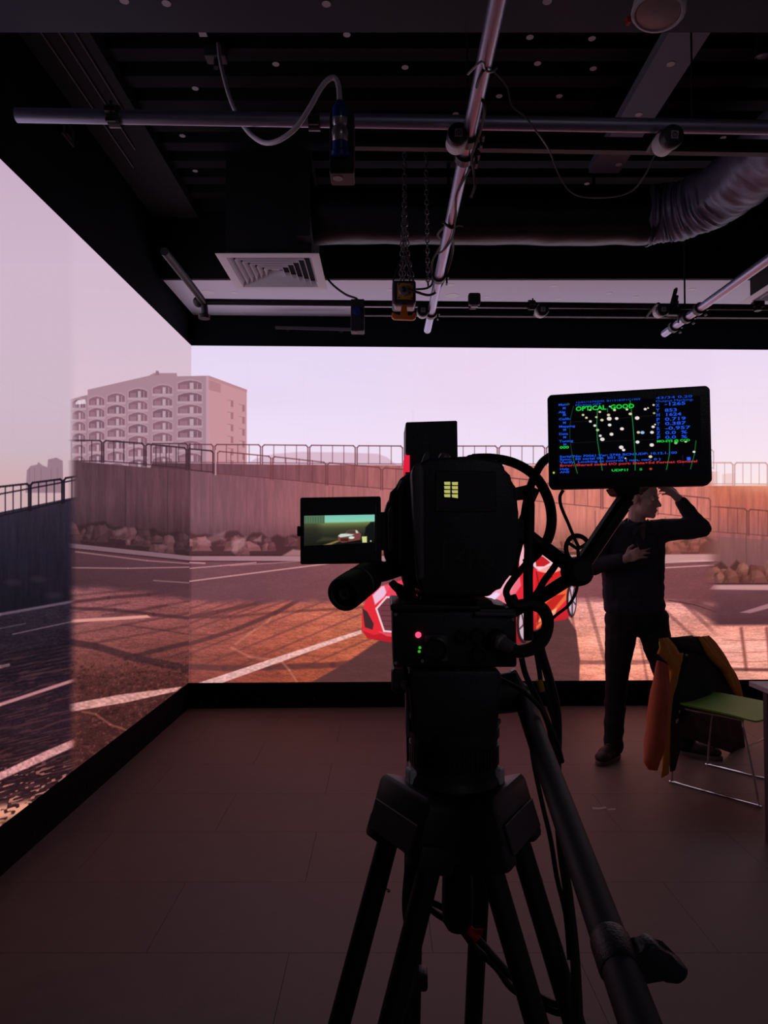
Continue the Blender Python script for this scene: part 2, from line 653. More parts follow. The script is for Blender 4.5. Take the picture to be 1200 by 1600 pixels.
def tower(p):
    front, frontd, side = (168, 131, 145), (148, 113, 127), (200, 146, 154)
    p.poly([(109, 760), (110, 624), (137, 617), (139, 760)], (160, 126, 138))
    p.poly([(137, 760), (137, 609), (233, 587), (240, 583), (276, 583), (277, 588), (326, 587), (326, 760)], front)
    p.poly([(242, 586), (244, 579), (248, 580), (249, 586)], frontd)
    p.poly([(326, 760), (326, 587), (385.5, 609), (385.5, 760)], side)
    p.poly([(326, 587), (386, 609), (386, 613), (326, 592)], (186, 135, 145))
    p.poly([(326, 593), (345, 600), (345, 614), (326, 609)], (182, 128, 136))
    p.poly([(322, 760), (322, 588), (326, 587), (326, 760)], (190, 150, 168))
    cols = [(113, 133, 624), (139, 163, 620), (168, 195, 615), (201, 230, 608), (239, 269, 602), (278, 315, 595)]
    for ci, (x0, x1, y0) in enumerate(cols):
        hh = 17.2 + (x1 - 300) * 0.006
        for rw in range(9):
            y = y0 + rw * (hh + 1.6)
            w = x1 - x0
            arch = [(x0, y + 14), (x0, y + 4), (x0 + w * .25, y + 0.8), (x0 + w * .5, y - 0.5), (x0 + w * .8, y + 0.8), (x1, y + 4), (x1, y + 14)]
            p.poly([(x0 - 1.5, y + 17), (x0 - 1.5, y + 3)] + [(a, b - 2) for a, b in arch[2:5]] + [(x1 + 1.5, y + 3), (x1 + 1.5, y + 17)], (190, 155, 168), 0.55, 1.5)
            p.poly(arch, (132, 92, 108) if (rw + ci) % 3 else (120, 84, 100), 0.9)
            p.poly([(x0 + w * .5, y + 13), (x0 + w * .5, y + 3), (x0 + w * .66, y + 3), (x0 + w * .66, y + 13)], (205, 178, 190), 0.75)
            p.poly([(x0 + w * .08, y + 13), (x0 + w * .08, y + 6), (x0 + w * .4, y + 6), (x0 + w * .4, y + 13)], (158, 118, 132), 0.7)
            p.line([(x0 + w * .82, y + 13), (x0 + w * .82, y + 4)], 1.2, (185, 150, 165), 0.8)
            p.poly([(x0 - 1, y + 13), (x1 + 1, y + 13), (x1 + 1, y + 16), (x0 - 1, y + 16)], (186, 152, 166), 0.9)
    for xa, xb, dy in ((356, 364.5, 0), (374, 382.5, 7)):
        for rw in range(6):
            y = 625 + dy + rw * 18.8
            p.poly([(xa, y), (xb, y + 1.5), (xb, y + 11.5), (xa, y + 10)], (196, 150, 160))
            p.poly([(xa + 4.5, y + .6), (xb, y + 1.5), (xb, y + 11.5), (xa + 4.5, y + 10.8)], (168, 112, 118))
            p.line([(xa, y), (xb, y + 1.5)], 1, (160, 110, 118), .8)
    p.poly([(118, 629), (122, 625), (133, 624), (134, 631), (118, 632)], (240, 222, 232), .8)


def concrete(x, y):
    return 0.90 + 0.16 * vnoise(x * 0.22, y * 0.02, 3) + 0.10 * vnoise(x * 0.6, y * 0.07, 4) - 0.05 + 0.05 * vnoise(x * 1.5, y * .6, 8)


def grain(x, y, yh=838.0, k=1.0):
    """asphalt grain, coarser towards the viewer"""
    s = np.clip((y - yh) / 100.0, 0.15, 6)
    return 1 + k * 1.25 * ((vnoise(x * 0.13 / s ** .5, y * 0.9 / s ** .3, 11) - .5) * .16 + (vnoise(x * .4, y * 1.1, 12) - .5) * .20 + (vnoise(x * .02, y * .12, 13) - .5) * .16)


def paint_scene(X, Y, right_part):
    p = Paint(X, Y)
    X, Y = p.X, p.Y
    # sky
    if right_part:
        p.img[:] = ramp(Y, [(530, (229, 215, 243)), (640, (237, 221, 247)), (730, (243, 226, 246)), (800, (246, 222, 234))])
        p.mix((244, 217, 240), 0.45 * sstep(500, 760, X) * (1 - sstep(560, 720, Y)))
        p.mix((250, 228, 226), .6 * sstep(1000, 1190, X) * sstep(690, 770, Y))
    else:
        p.img[:] = ramp(Y, [(240, (202, 178, 202)), (420, (212, 186, 206)), (560, (216, 190, 208)), (700, (224, 194, 204)), (760, (228, 190, 194))])
        p.mix((190, 175, 190), .40 * (1 - sstep(-60, 110, X)) * sstep(500, 740, Y))
    p.mix((215, 180, 200), .10 * (vnoise(X * .006, Y * .02, 2)))
    # far hill behind the railing
    p.poly([(384, 726), (400, 716), (428, 709), (470, 706), (540, 707), (590, 709), (604, 714), (614, 722), (620, 727)], (213, 176, 194), .8, 2)
    p.line([(645, 640), (645, 695)], 1, (222, 200, 222), .6)
    # tower block
    tower(p)
    # upper wall
    wallc = ramp(X, [(100, (82, 57, 66)), (297, (98, 62, 72)), (299.5, (116, 77, 88)), (400, (130, 80, 90)), (480, (152, 90, 96)), (620, (182, 107, 106)), (860, (208, 122, 108)), (1040, (208, 122, 110)), (1200, (200, 110, 96))])
    top = np.interp(X, [100, 235, 238, 400, 620, 860, 1100, 1300], [719, 731, 723, 725.5, 727, 727, 736, 745])
    botw = np.interp(X, [100, 299, 400, 480, 700, 1000, 1200], [834, 855, 860, 862, 866, 870, 872])
    t = concrete(X, Y)
    p.mix(wallc * t[..., None], np.clip(Y - top + .5, 0, 1) * (Y < 1000))
    rail_c = (62, 40, 50) if not right_part else (92, 48, 52)
    # far (level) railing
    if right_part:
        hg = lambda x: 30.0
        railing(p, [(262, 724), (400, 725), (620, 727), (860, 727), (1115, 733)], hg, 18.5, (96, 50, 58), 1.2, .8)
        # nearer wall and its ramped railing
        near = np.interp(X, [260, 335, 420, 480, 510, 620, 760, 860, 960, 1110], [731, 740, 748, 753, 757, 766, 776, 786, 796, 812])
        p.mix(wallc * 0.97 * concrete(X * 1.3, Y + 40)[..., None] + 6, np.clip(Y - near + .5, 0, 1) * .8)
        p.mix((70, 40, 52), .22 * (Y > top) * (Y < near) * (1 - sstep(480, 700, X)))
        railing(p, [(340, 742), (420, 749), (480, 754), (510, 758), (620, 767), (760, 777), (860, 787), (960, 797), (1110, 813)], lambda x: float(np.interp(x, [340, 620, 1110], [37, 34, 34])), 21.5, (110, 58, 62), 1.3, .75)
        railing(p, [(260, 733), (336, 740)], lambda x: 35., 19, (60, 34, 44), 1.5, .85)
        p.line([(337, 704), (337, 742)], 1.6, (235, 200, 205), .7)
        for x in (328, 385, 520, 660, 792, 930, 1040):
            p.line([(x, np.interp(x, [260, 620, 1110], [738, 770, 815])), (x, 845)], 1.4, (105, 62, 70), .55)
        shade = 1 - .34 * sstep(800, 868, Y) * (Y < 900)
        p.img *= np.where(Y > near, shade, 1)[..., None]
    else:
        railing(p, [(96, 722), (130, 722), (190, 723), (240, 729), (302, 735)], lambda x: 34., 16.5, (62, 40, 50), 1.6, .9)
        railing(p, [(236, 724), (302, 724)], lambda x: 31., 15, (72, 46, 54), 1.4, .75)
        p.mix((70, 44, 54), .35 * (X > 236) * (Y > 724) * (Y < np.interp(X, [236, 300], [731, 735])))
        for x in (196, 262):
            p.line([(x, 735), (x, 845)], 1.4, (60, 40, 48), .55)
        p.img *= np.where(Y > 722, 1 - .30 * sstep(770, 850, Y) * (Y < 900), 1)[..., None]
    # rock bed
    if right_part:
        rocks(p, 296, 470, lambda x: 832, lambda x: 869, (92, 52, 58), (150, 94, 96), 3, 30)
        rocks(p, 465, 640, lambda x: 838, lambda x: 869, (120, 64, 60), (178, 108, 98), 4, 32)
        rocks(p, 820, 1115, lambda x: 838, lambda x: 869, (134, 74, 66), (190, 120, 104), 5, 32)
        p.poly([(300, 846), (330, 838), (352, 830), (350, 842), (322, 850)], (168, 118, 124), .45, 4)
        p.poly([(362, 862), (364, 846), (386, 838), (381, 852), (368, 866)], (190, 142, 146), .5, 4)
        p.poly([(396, 845), (409, 836), (408, 847)], (190, 142, 144), .5, 3)
        p.poly([(440, 869), (458, 858), (480, 862), (492, 869)], (190, 136, 140), .7, 3)
        p.poly([(1096, 850), (1104, 845), (1126, 845), (1126, 864), (1100, 864), (1094, 858)], (110, 62, 56), .9, 3)
    else:
        rocks(p, 112, 302, lambda x: np.interp(x, [112, 302], [812, 830]), lambda x: np.interp(x, [112, 302], [852, 870]), (68, 44, 50), (116, 74, 78), 6, 28)
        p.poly([(181, 828), (196, 824), (199, 830), (184, 838), (180, 836)], (130, 100, 106), .5, 4)
    # ground
    lit = ramp(X, [(100, (150, 88, 84)), (250, (144, 78, 72)), (299, (144, 78, 70)), (300, (160, 86, 76)), (420, (184, 94, 75)), (560, (210, 112, 82)), (760, (226, 130, 106)), (950, (244, 162, 140)), (1100, (246, 160, 138)), (1300, (240, 150, 132))])
    lit = lit * ramp(Y, [(930, (.97, 1, 1.12)), (1000, (.92, .9, .9)), (1070, (.80, .72, .70)), (1150, (.62, .54, .52)), (1300, (.5, .42, .42))])
    if right_part:
        lit = lit * (1 + .22 * sstep(700, 900, X) * sstep(960, 1060, Y))[..., None]
    lit = lit * grain(X, Y)[..., None]
    shd = ramp(X, [(110, (72, 48, 56)), (298, (84, 54, 62)), (300, (102, 66, 74)), (560, (120, 74, 80)), (900, (128, 78, 82)), (1200, (112, 66, 70))])
    shd = shd * ramp(Y, [(870, (1.08, 1.04, 1.04)), (1000, (.92, .85, .85)), (1200, (.75, .66, .66))]) * grain(X, Y, k=.35)[..., None]
    curb_t = np.interp(X, [100, 299, 470, 1115], [848, 869, 869, 866])
    g_on = np.clip(Y - curb_t + .5, 0, 1)
    edge = np.interp(X, [100, 220, 299, 330, 560, 880, 940, 1040, 1120, 1200], [918, 924, 938, 941, 941, 938, 939, 941, 944, 946])
    litm = sstep(-7, 7, Y - edge - 5 * (vnoise(X * .05, Y * .3, 21) - .5))
    q = Paint(X, Y)
    q.img = np.array(lit, np.float32)
    cast_shadows(q, right_part)
    p.mix(shd * (1 - litm[..., None]) + q.img * litm[..., None], g_on)
    # curb and painted lane lines in the shade
    p.mix(ramp(X, [(110, (124, 96, 106)), (299, (140, 104, 114)), (300, (164, 120, 132)), (1100, (206, 150, 150))]), g_on * (Y < curb_t + np.interp(X, [110, 300, 1100], [7, 7, 11])) * .9)
    p.mix((54, 32, 38), .7 * np.clip(1.5 - abs(Y - curb_t - np.interp(X, [110, 300, 1100], [8, 8, 12])), 0, 1))
    if right_part:
        wl = (206, 150, 152)
        p.line([(283, 910), (360, 900), (470, 886), (580, 872)], 2.2, wl, .85)
        p.line([(297, 888), (345, 884), (400, 879)], 1.8, wl, .8)
        p.line([(360, 884), (470, 877), (560, 878)], 1.5, wl, .55)
        p.line([(297, 879), (320, 880)], 2.4, wl, .8)
        p.line([(880, 884), (1115, 876)], 3, (226, 170, 168), .8)
        p.line([(1040, 887), (1115, 883)], 2, (226, 170, 168), .7)
        for q in ([(368, 1006), (398, 984), (418, 972), (424, 965)], [(362, 1012), (390, 1026), (440, 1033), (452, 1047), (463, 1064)]):
            p.line(q, 3, (222, 140, 116), .45, 3)
        # lane line
        stripe = [(304, 1069), (347, 1067), (456, 1028), (566, 989.5), (564, 984), (435, 1026)]
        p.poly(stripe, (240, 186, 180), .92, 1.5, lambda x, y: .86 + .28 * vnoise(x * .3, y * .5, 31))
        p.poly([(1060, 940), (1090, 938), (1130, 952), (1130, 976), (1112, 970)], (104, 60, 62), .85, 6)
        p.line([(1045, 938), (1085, 945), (1130, 960)], 1.4, (70, 40, 44), .8)
        paint_car(p)
        # outer picture to the right of the camera frustum, lower resolution
        q = paint_right_outer(X, Y)
        m = sstep(1098, 1128, X)
        p.mix(q, m)
        # lavender veil of the screen near the corner
        p.mix((150, 100, 120), .10 * (1 - sstep(299, 520, X)) * (Y > 720))
    else:
        wl = (186, 136, 142)
        p.line([(112, 887), (200, 888), (302, 886)], 1.8, wl, .7)
        p.line([(118, 862), (230, 876), (302, 881)], 2, wl, .6)
        p.line([(240, 907), (302, 911)], 1.8, wl, .5)
        p.poly([(110, 973), (112, 968), (180, 964), (230, 961), (236, 965), (180, 969)], (232, 160, 150), .92, 1.5)
        p.mix((52, 27, 27), .62 * sstep(1005, 1070, Y) * sstep(100, 130, X))
        sp = vnoise(X * .17 + Y * .06, Y * .30, 51) * .5 + vnoise(X * .42, Y * .55 + X * .15, 52) * .5
        p.mix((140, 78, 68), .42 * sstep(.56, .80, sp) * sstep(1000, 1050, Y))
        p.mix((30, 16, 18), .45 * sstep(.58, .80, 1 - sp) * sstep(1000, 1050, Y))
        p.poly([(106, 1107), (108, 1100), (190, 1085), (284, 1073), (276, 1080), (200, 1097), (112, 1112)], (226, 160, 152), .95, 1.6, lambda x, y: .8 + .35 * vnoise(x * .25, y * .4, 33))
        p.line([(128, 1112), (150, 1116), (172, 1132), (198, 1141)], 2.6, (170, 96, 80), .7, 3)
        q = paint_left_outer(X, Y)
        p.mix(q, 1 - sstep(104, 122, X))
        p.mix((120, 82, 100), .05 * (Y > 730) * (X > 118))
    return p.img


def cast_shadows(p, right_part):
    """the railing's shadow across the sunlit asphalt of the picture"""
    if right_part:
        sc = (88, 48, 48)
        S = lambda pts, w, a=.75: p.line(pts, w, sc, a, 2.6)
        S([(280, 1011), (330, 996), (370, 983), (430, 958), (480, 930)], 6.5, .85)
        S([(280, 968), (340, 956), (400, 943), (440, 930)], 6)
        S([(280, 965), (360, 964), (430, 957), (535, 951), (660, 942)], 4, .6)
        S([(280, 1041), (350, 1044), (420, 1043), (520, 1039), (620, 1031)], 9, .75)
        for a, b in (((280, 992), (430, 936)), ((280, 1028), (520, 934)), ((310, 1042), (560, 940)), ((365, 1044), (600, 944)), ((425, 1044), (640, 950)), ((478, 1041), (620, 980)), ((280, 980), (400, 936)), ((280, 956), (350, 934)), ((300, 962), (370, 938)), ((330, 966), (420, 936)), ((360, 968), (450, 938))):
            S([a, b], 2.8, .5)
        S([(297, 992), (340, 992), (360, 993)], 1.5, .7)
        for a, b, w in (((916, 930), (950, 1050), 6), ((1056, 930), (1120, 992), 6), ((1040, 955), (1100, 1010), 5), ((1000, 1000), (1012, 1066), 4), ((890, 940), (900, 1000), 4)):
            S([a, b], w, .45)
        S([(890, 1034), (960, 1036), (1040, 1033), (1120, 1030)], 7, .55)
        for y, a in ((960, .25), (985, .3), (1008, .3), (1022, .35), (1052, .35)):
            p.line([(960, y), (1010, y + 2), (1060, y - 1), (1115, y + 1)], 1.4, (190, 104, 92), a, 1.5)
        return
    sc = (64, 38, 42)
    S = lambda pts, w, a=.75: p.line(pts, w, sc, a, 3)
    S([(105, 942), (170, 934), (232, 929), (302, 918)], 5)
    S([(105, 950), (180, 953), (240, 960), (305, 967)], 5)
    S([(105, 1003), (150, 1010), (210, 1028), (305, 1047)], 11, .85)
    S([(195, 1029), (250, 1015), (305, 1002)], 7, .8)
    for a, b in (((105, 993), (305, 956)), ((105, 978), (260, 946)), ((130, 1008), (305, 976)), ((240, 1034), (305, 1014)), ((105, 932), (240, 918)), ((160, 962), (305, 938)), ((105, 958), (200, 942))):
        S([a, b], 3, .5)
    S([(190, 976), (250, 984), (305, 993)], 1.5, .8)


def paint_car(p):
    # shadow of the car on the asphalt
    p.poly([(487, 1066), (540, 1036), (592, 1001), (660, 990), (760, 985), (868, 958), (886, 962), (900, 985), (906, 1030), (905, 1066)], (88, 52, 54), .96, 2.5, lambda x, y: grain(x, y, k=.3))
    red, deep, pink, hot = (222, 38, 52), (150, 22, 34), (246, 176, 196), (255, 222, 232)
    body = [(566, 985), (565, 962), (570, 942), (580, 925), (597, 915), (640, 902), (692, 868), (722, 836), (764, 818), (806, 820), (836, 843), (872, 862), (896, 886), (902, 920), (898, 955), (884, 968), (860, 972), (836, 985), (820, 1004), (790, 1008), (700, 1012), (640, 1008), (600, 1002), (574, 997)]
    p.poly(body, red, tex=lambda x, y: 1.04 - .34 * sstep(930, 1010, y) - .06 * sstep(870, 820, y))
    p.poly([(692, 870), (724, 838), (764, 822), (804, 826), (808, 880), (760, 884)], (90, 50, 62))          # windscreen
    p.poly([(704, 868), (730, 842), (764, 826), (770, 828), (740, 856), (722, 872)], (206, 150, 170), .8)
    p.poly([(806, 838), (816, 838), (824, 884), (812, 886)], pink)                                           # pillar
    p.poly([(816, 842), (834, 850), (866, 868), (836, 888), (824, 884)], (84, 46, 54))                      # side glass
    p.poly([(838, 862), (850, 858), (880, 866), (866, 882), (842, 892), (832, 884)], hot, .9, 2)
    p.poly([(836, 872), (848, 869), (860, 879), (850, 885), (838, 885)], (198, 32, 40))                      # mirror
    p.poly([(742, 928), (790, 886), (812, 890), (800, 925), (780, 950), (742, 944)], pink, .95, 2)           # hood shine
    p.poly([(742, 944), (776, 925), (784, 930), (772, 948), (744, 950)], (236, 216, 244), .95, 2)
    p.poly([(770, 940), (812, 900), (814, 915), (790, 950)], (240, 120, 140), .9, 2)
    p.poly([(838, 892), (892, 886), (896, 905), (850, 925), (836, 920)], (216, 36, 36))
    p.poly([(838, 892), (876, 880), (892, 886), (860, 897)], (250, 190, 180), .85, 2)
    p.poly([(836, 928), (892, 908), (896, 925), (862, 962), (838, 984)], (240, 110, 62), .95, 2)
    p.poly([(838, 955), (868, 930), (884, 928), (860, 958), (836, 980)], (196, 34, 30), .95, 2)
    p.poly([(838, 975), (846, 962), (870, 950), (868, 960), (850, 968)], (255, 205, 160), .7, 2)
    for cx, cy, rx, ry in ((893, 938, 8, 27), (818, 975, 11, 30)):
        p.oval(cx, cy, rx, ry, (46, 26, 32))
        p.oval(cx + 1, cy, rx * .72, ry * .82, (206, 176, 190))
        for k in range(5):
            a = k * 1.2566 + .3
            p.line([(cx + 1, cy), (cx + 1 + rx * .7 * math.cos(a), cy + ry * .8 * math.sin(a))], 2.2, (70, 44, 52), .9)
        p.oval(cx + 1, cy, rx * .2, ry * .2, (70, 44, 52))
    for ln in ([(612, 913), (660, 888), (700, 872)], [(668, 905), (712, 890), (764, 884)], [(640, 932), (720, 912), (800, 898)]):
        p.line(ln, 2.2, (170, 22, 40), .6, 3)
    p.poly([(714, 937), (752, 928), (762, 936), (728, 950)], (60, 36, 46), .95)
    p.poly([(722, 938), (750, 931), (756, 936), (730, 946)], (246, 226, 240), .9, 2)
    p.poly([(736, 962), (776, 952), (770, 984), (738, 988)], (64, 32, 40), .95, 2)
    p.poly([(608, 1000), (700, 1007), (772, 1002), (778, 992), (700, 998), (610, 990)], (78, 34, 42), .9, 2)
    p.line([(838, 893), (844, 925), (840, 974)], 1.6, (110, 18, 26), .8, 2)
    p.line([(850, 905), (862, 901)], 2.4, (110, 18, 26), .8, 2)
    p.poly([(722, 838), (764, 819), (806, 821), (818, 829), (764, 826)], (186, 26, 42), .9, 2)
    # nose
    p.poly([(566, 985), (565, 962), (570, 942), (580, 925), (590, 934), (588, 952), (602, 998), (574, 997)], (228, 44, 56))
    p.poly([(582, 930), (596, 916), (612, 913), (600, 933), (586, 945)], (240, 196, 224), .95, 2)            # head lamp flare
    p.poly([(600, 915), (640, 902), (668, 905), (640, 930), (606, 932)], (238, 70, 96), .9, 2)
    p.poly([(588, 952), (604, 934), (668, 936), (668, 992), (602, 986)], (112, 58, 66))                      # grille
    for k in range(5):
        p.line([(596, 946 + k * 8), (668, 948 + k * 8)], 1.2, (74, 36, 44), .7)
    p.line([(668, 936), (604, 933), (588, 951), (600, 986), (668, 993)], 3, (250, 210, 222), .95)
    p.poly([(566, 950), (574, 956), (584, 975), (582, 984), (570, 980)], (70, 40, 44))
    p.poly([(566, 985), (584, 992), (604, 988), (668, 996), (668, 1010), (600, 1002), (574, 997)], (190, 30, 44), .9)
    p.poly([(590, 986), (602, 988), (640, 993), (640, 998), (604, 994)], (232, 90, 104), .8)
    p.poly([(700, 940), (745, 932), (745, 950), (705, 956)], pink, .8, 3)


def paint_right_outer(X, Y):
    p = Paint(X, Y)
    p.img[:] = ramp(Y, [(530, (234, 216, 243)), (700, (246, 226, 240)), (760, (252, 232, 232))])
    p.poly([(1128, 760), (1128, 741), (1149, 739), (1149, 760)], (240, 204, 204), .9, 2)
    wall = ramp(Y, [(755, (204, 110, 86)), (800, (180, 98, 86)), (840, (150, 88, 88)), (880, (120, 72, 74))]) * concrete(X, Y)[..., None]
    p.mix(wall, np.clip((Y - 758) / 2, 0, 1))
    p.mix((250, 180, 150), .45 * np.exp(-((Y - 758) / 12.) ** 2) * (Y > 757) * sstep(1120, 1190, X))
    railing(p, [(1040, 758), (1170, 758), (1420, 760)], lambda x: 35., 13.5, (196, 150, 146), 1.4, .8)
    railing(p, [(1046, 829), (1141, 834), (1240, 843), (1420, 856)], lambda x: 41., 15.5, (116, 62, 58), 1.5, .75)
    p.mix((128, 84, 84), .55 * np.clip(Y - np.interp(X, [1040, 1240], [832, 846]), 0, 1) * (Y < 900))
    for x in (1166, 1230):
        p.line([(x, 838), (x, 880)], 1.4, (96, 58, 60), .6)
    rocks(p, 1090, 1420, lambda x: 878, lambda x: 913, (106, 58, 52), (178, 116, 104), 15, 32)
    g = np.clip(Y - 912, 0, 1)
    shd = ramp(Y, [(912, (112, 68, 74)), (980, (84, 50, 56))]) * grain(X, Y, k=.3)[..., None]
    lit = ramp(Y, [(978, (238, 150, 134)), (1010, (246, 170, 154)), (1068, (244, 160, 140))]) * grain(X, Y, k=.8)[..., None]
    m = sstep(974, 980, Y)
    p.mix(shd * (1 - m[..., None]) + lit * m[..., None], g)
    p.poly([(1108, 921), (1115, 914), (1420, 913), (1420, 924), (1200, 922)], (212, 156, 156), .85, 2)
    p.line([(1100, 912), (1420, 912)], 2.5, (70, 40, 44), .6)
    p.poly([(1156, 957), (1198, 944), (1220, 940), (1220, 946), (1172, 958)], (170, 118, 126), .9, 2)
    for x0, x1 in ((1158, 1166), (1198, 1204), (1240, 1252)):
        p.line([(x0, 982), (x1, 1046)], 5, (120, 60, 56), .75, 4)
    p.line([(1090, 1045), (1420, 1050)], 5, (90, 46, 46), .8, 3)
    for y in (1000, 1019, 1034):
        p.line([(1130, y), (1160, y + 1), (1200, y - 1)], 1.2, (176, 92, 82), .7)
    return p.img


def paint_left_outer(X, Y):
    p = Paint(X, Y)
    p.img[:] = ramp(Y, [(240, (200, 172, 196)), (420, (208, 182, 202)), (600, (206, 184, 200)), (700, (205, 180, 194)), (760, (206, 172, 176))])
    p.poly([(40, 770), (42, 735), (48, 728), (58, 726), (60, 722), (66, 727), (74, 730), (75, 718), (88, 715), (98, 720), (99, 770)], (150, 118, 132), .95, 1.5)
    for x in (46, 54, 64, 80, 90):
        p.line([(x, 732), (x, 760)], 1.2, (128, 98, 114), .6)
    wt = np.interp(X, [-900, 0, 118, 200], [1190, 800, 776, 765])
    p.mix(ramp(Y, [(770, (48, 40, 54)), (870, (34, 29, 42)), (950, (26, 22, 32))]) * concrete(X, Y)[..., None], np.clip(Y - wt, 0, 1))
    railing(p, [(-420, 930), (0, 808), (64, 794), (118, 781), (180, 770)], lambda x: float(np.interp(x, [-420, 0, 118], [110, 47, 36])), 13, (30, 22, 32), 2, .95)
    p.line([(-420, 872), (0, 772), (118, 750)], 2.2, (30, 22, 32), .95)
    for a, b in ((20, 910), (60, 905), (85, 930)):
        p.oval(a, b, 12, 5, (52, 42, 54), .5, 4)
    gt = np.interp(X, [-900, 0, 118, 200], [1200, 957, 938, 925])
    g = np.clip(Y - gt, 0, 1)
    gc = ramp(Y, [(930, (48, 38, 52)), (1000, (34, 26, 36)), (1100, (44, 28, 38)), (1200, (44, 26, 32)), (1320, (52, 30, 32))])
    p.mix(gc * grain(X * .8, Y * .8, k=1.3)[..., None], g)
    p.mix((96, 56, 60), .5 * g * sstep(.52, .8, vnoise(X * .06 + Y * .02, Y * .55 + X * .14, 41)) * sstep(980, 1060, Y))
    p.line([(-200, 1000), (0, 960), (118, 939)], 4, (120, 96, 116), .7, 2)
    p.line([(-200, 1010), (0, 982), (40, 974)], 1.6, (110, 88, 104), .6)
    p.line([(20, 991), (118, 970)], 1.8, (130, 104, 116), .7)
    p.line([(-60, 1050), (0, 1042), (14, 1039)], 4, (190, 140, 148), .8, 2)
    p.line([(-160, 1160), (0, 1101), (118, 1062)], 5, (204, 136, 142), .9, 2)
    for k in range(9):
        y = 1008 + k * 6
        p.line([(-60, y + 26), (118, y - 4)], 2.2, (20, 14, 20), .5, 2)
    p.poly([(-300, 1348), (0, 1207), (70, 1174), (122, 1152), (122, 1164), (70, 1188), (0, 1219), (-300, 1366)], (218, 150, 150), .93, 2, lambda x, y: .8 + .4 * vnoise(x * .3, y * .4, 43))
    m = p.sub(-700, 1180, 130, 1700)
    if m is not None:
        x, y = p.X[m], p.Y[m]
        a = sstep(0, 14, y - (1252 - .18 * x)) * (1 - sstep(20, 44, y - (1252 - .18 * x)))
        n = vnoise(x * .16, y * .35 + x * .1, 44)
        p.mix((240, 162, 134), a * sstep(.26, .5, n) * .95, m)
        p.mix((226, 140, 120), sstep(.72, .82, vnoise(x * .12, y * .4 + x * .12, 45)) * sstep(1170, 1230, y) * (1 - a) * .8, m)
    return p.img

# ------------------------------------------------------------------ the two LED walls and the room around them
CORNER = P(299, 540, 5.93)
XL, YC = CORNER.x, 5.93
BA = math.radians(1.6)                      # the back wall is turned by this much
LED_TOP = CORNER.z
LED_BOT = P(294, 1067, 5.93).z
ROWS, CAB = 6, (LED_TOP - LED_BOT) / 6
NB, NL = 12, 8
e_back = Vector((math.cos(BA), math.sin(BA), 0))
n_back = Vector((math.sin(BA), -math.cos(BA), 0))


def project(p):
    """world arrays to picture coordinates of the playback frame"""
    x, y, z = p[0], p[1], p[2] - CAM_H
    d = y * CT + z * ST
    v = -y * ST + z * CT
    return 600 + F_PX * x / d, 800 - F_PX * v / d


def led_wall(name, label, o, e, nrm, ncol, right, res):
    W = ncol * CAB
    H = ROWS * CAB
    w, h = int(W * res), int(H * res)
    s = (np.arange(w) + .5) / w * W
    z = LED_TOP - (np.arange(h) + .5) / h * H
    S, Z = np.meshgrid(s, z)
    X, Y = project((o.x + e.x * S, o.y + e.y * S, Z))
    arr = paint_scene(X, Y, right)
    m = screen_mat(name + '_picture', arr, LED_POWER)
    t = thing(name, label, 'led wall', (o.x, o.y, 0))
    L = Vector((o.x, o.y, 0))
    g = 0.00006
    dep = -nrm * 0.08
    for r in range(ROWS):
        for c in range(ncol):
            s0, s1 = c * CAB + g, (c + 1) * CAB - g
            z0, z1 = LED_BOT + r * CAB + g, LED_BOT + (r + 1) * CAB - g
            pts = [e * s0 + Vector((0, 0, z0)), e * s1 + Vector((0, 0, z0)), e * s1 + Vector((0, 0, z1)), e * s0 + Vector((0, 0, z1))]
            v = pts + [q + dep for q in pts]
            f = [(0, 1, 2, 3), (7, 6, 5, 4), (1, 0, 4, 5), (2, 1, 5, 6), (3, 2, 6, 7), (0, 3, 7, 4)]
            me = bpy.data.meshes.new('led_panel')
            me.from_pydata([tuple(q) for q in v], [], f)
            if (me.polygons[0].normal.dot(nrm)) < 0:
                me.flip_normals()
            uv = me.uv_layers.new(name='UVMap')
            for pl in me.polygons:
                pl.material_index = 0 if pl.index == 0 else 1
                for li in pl.loop_indices:
                    q = Vector(v[me.loops[li].vertex_index])
                    uv.data[li].uv = (q.dot(e) / W, (q.z - LED_BOT) / H)
            me.materials.append(m)
            me.materials.append(MATS['black_metal'])
            ob = bpy.data.objects.new('led_panel', me)
            col.objects.link(ob)
            ob.parent = t
    # plinth, end frame and levelling bolts
    mb = MB()
    a, b = L + e * 0.0, L + e * W
    mb.prism([a, b, b + Vector((0, 0, LED_BOT - .002)), a + Vector((0, 0, LED_BOT - .002))], dep)
    mb.build('plinth', 'black_wall', t)
    for k in range(ncol * 2 if not right else ncol * 2):
        q = L + e * (CAB * (k // 2 + (.22 if k % 2 else .5))) + nrm * .004
        b2 = MB().cyl(q + Vector((0, 0, .05)), q + Vector((0, 0, .08)), .0028, seg=8)
        b2.build('levelling_bolt', 'dark_steel', t)
    return t


led_back = led_wall('led_wall', 'back LED wall showing a red car, rocks and a concrete wall under pale sky', Vector((XL, YC, 0)), e_back, n_back, NB, True, 290)
led_left = led_wall('led_wall', 'left LED wall showing a beige tower block and a darker road edge', Vector((XL, YC - .0, 0)), Vector((0, -1, 0)), Vector((1, 0, 0)), NL, False, 300)

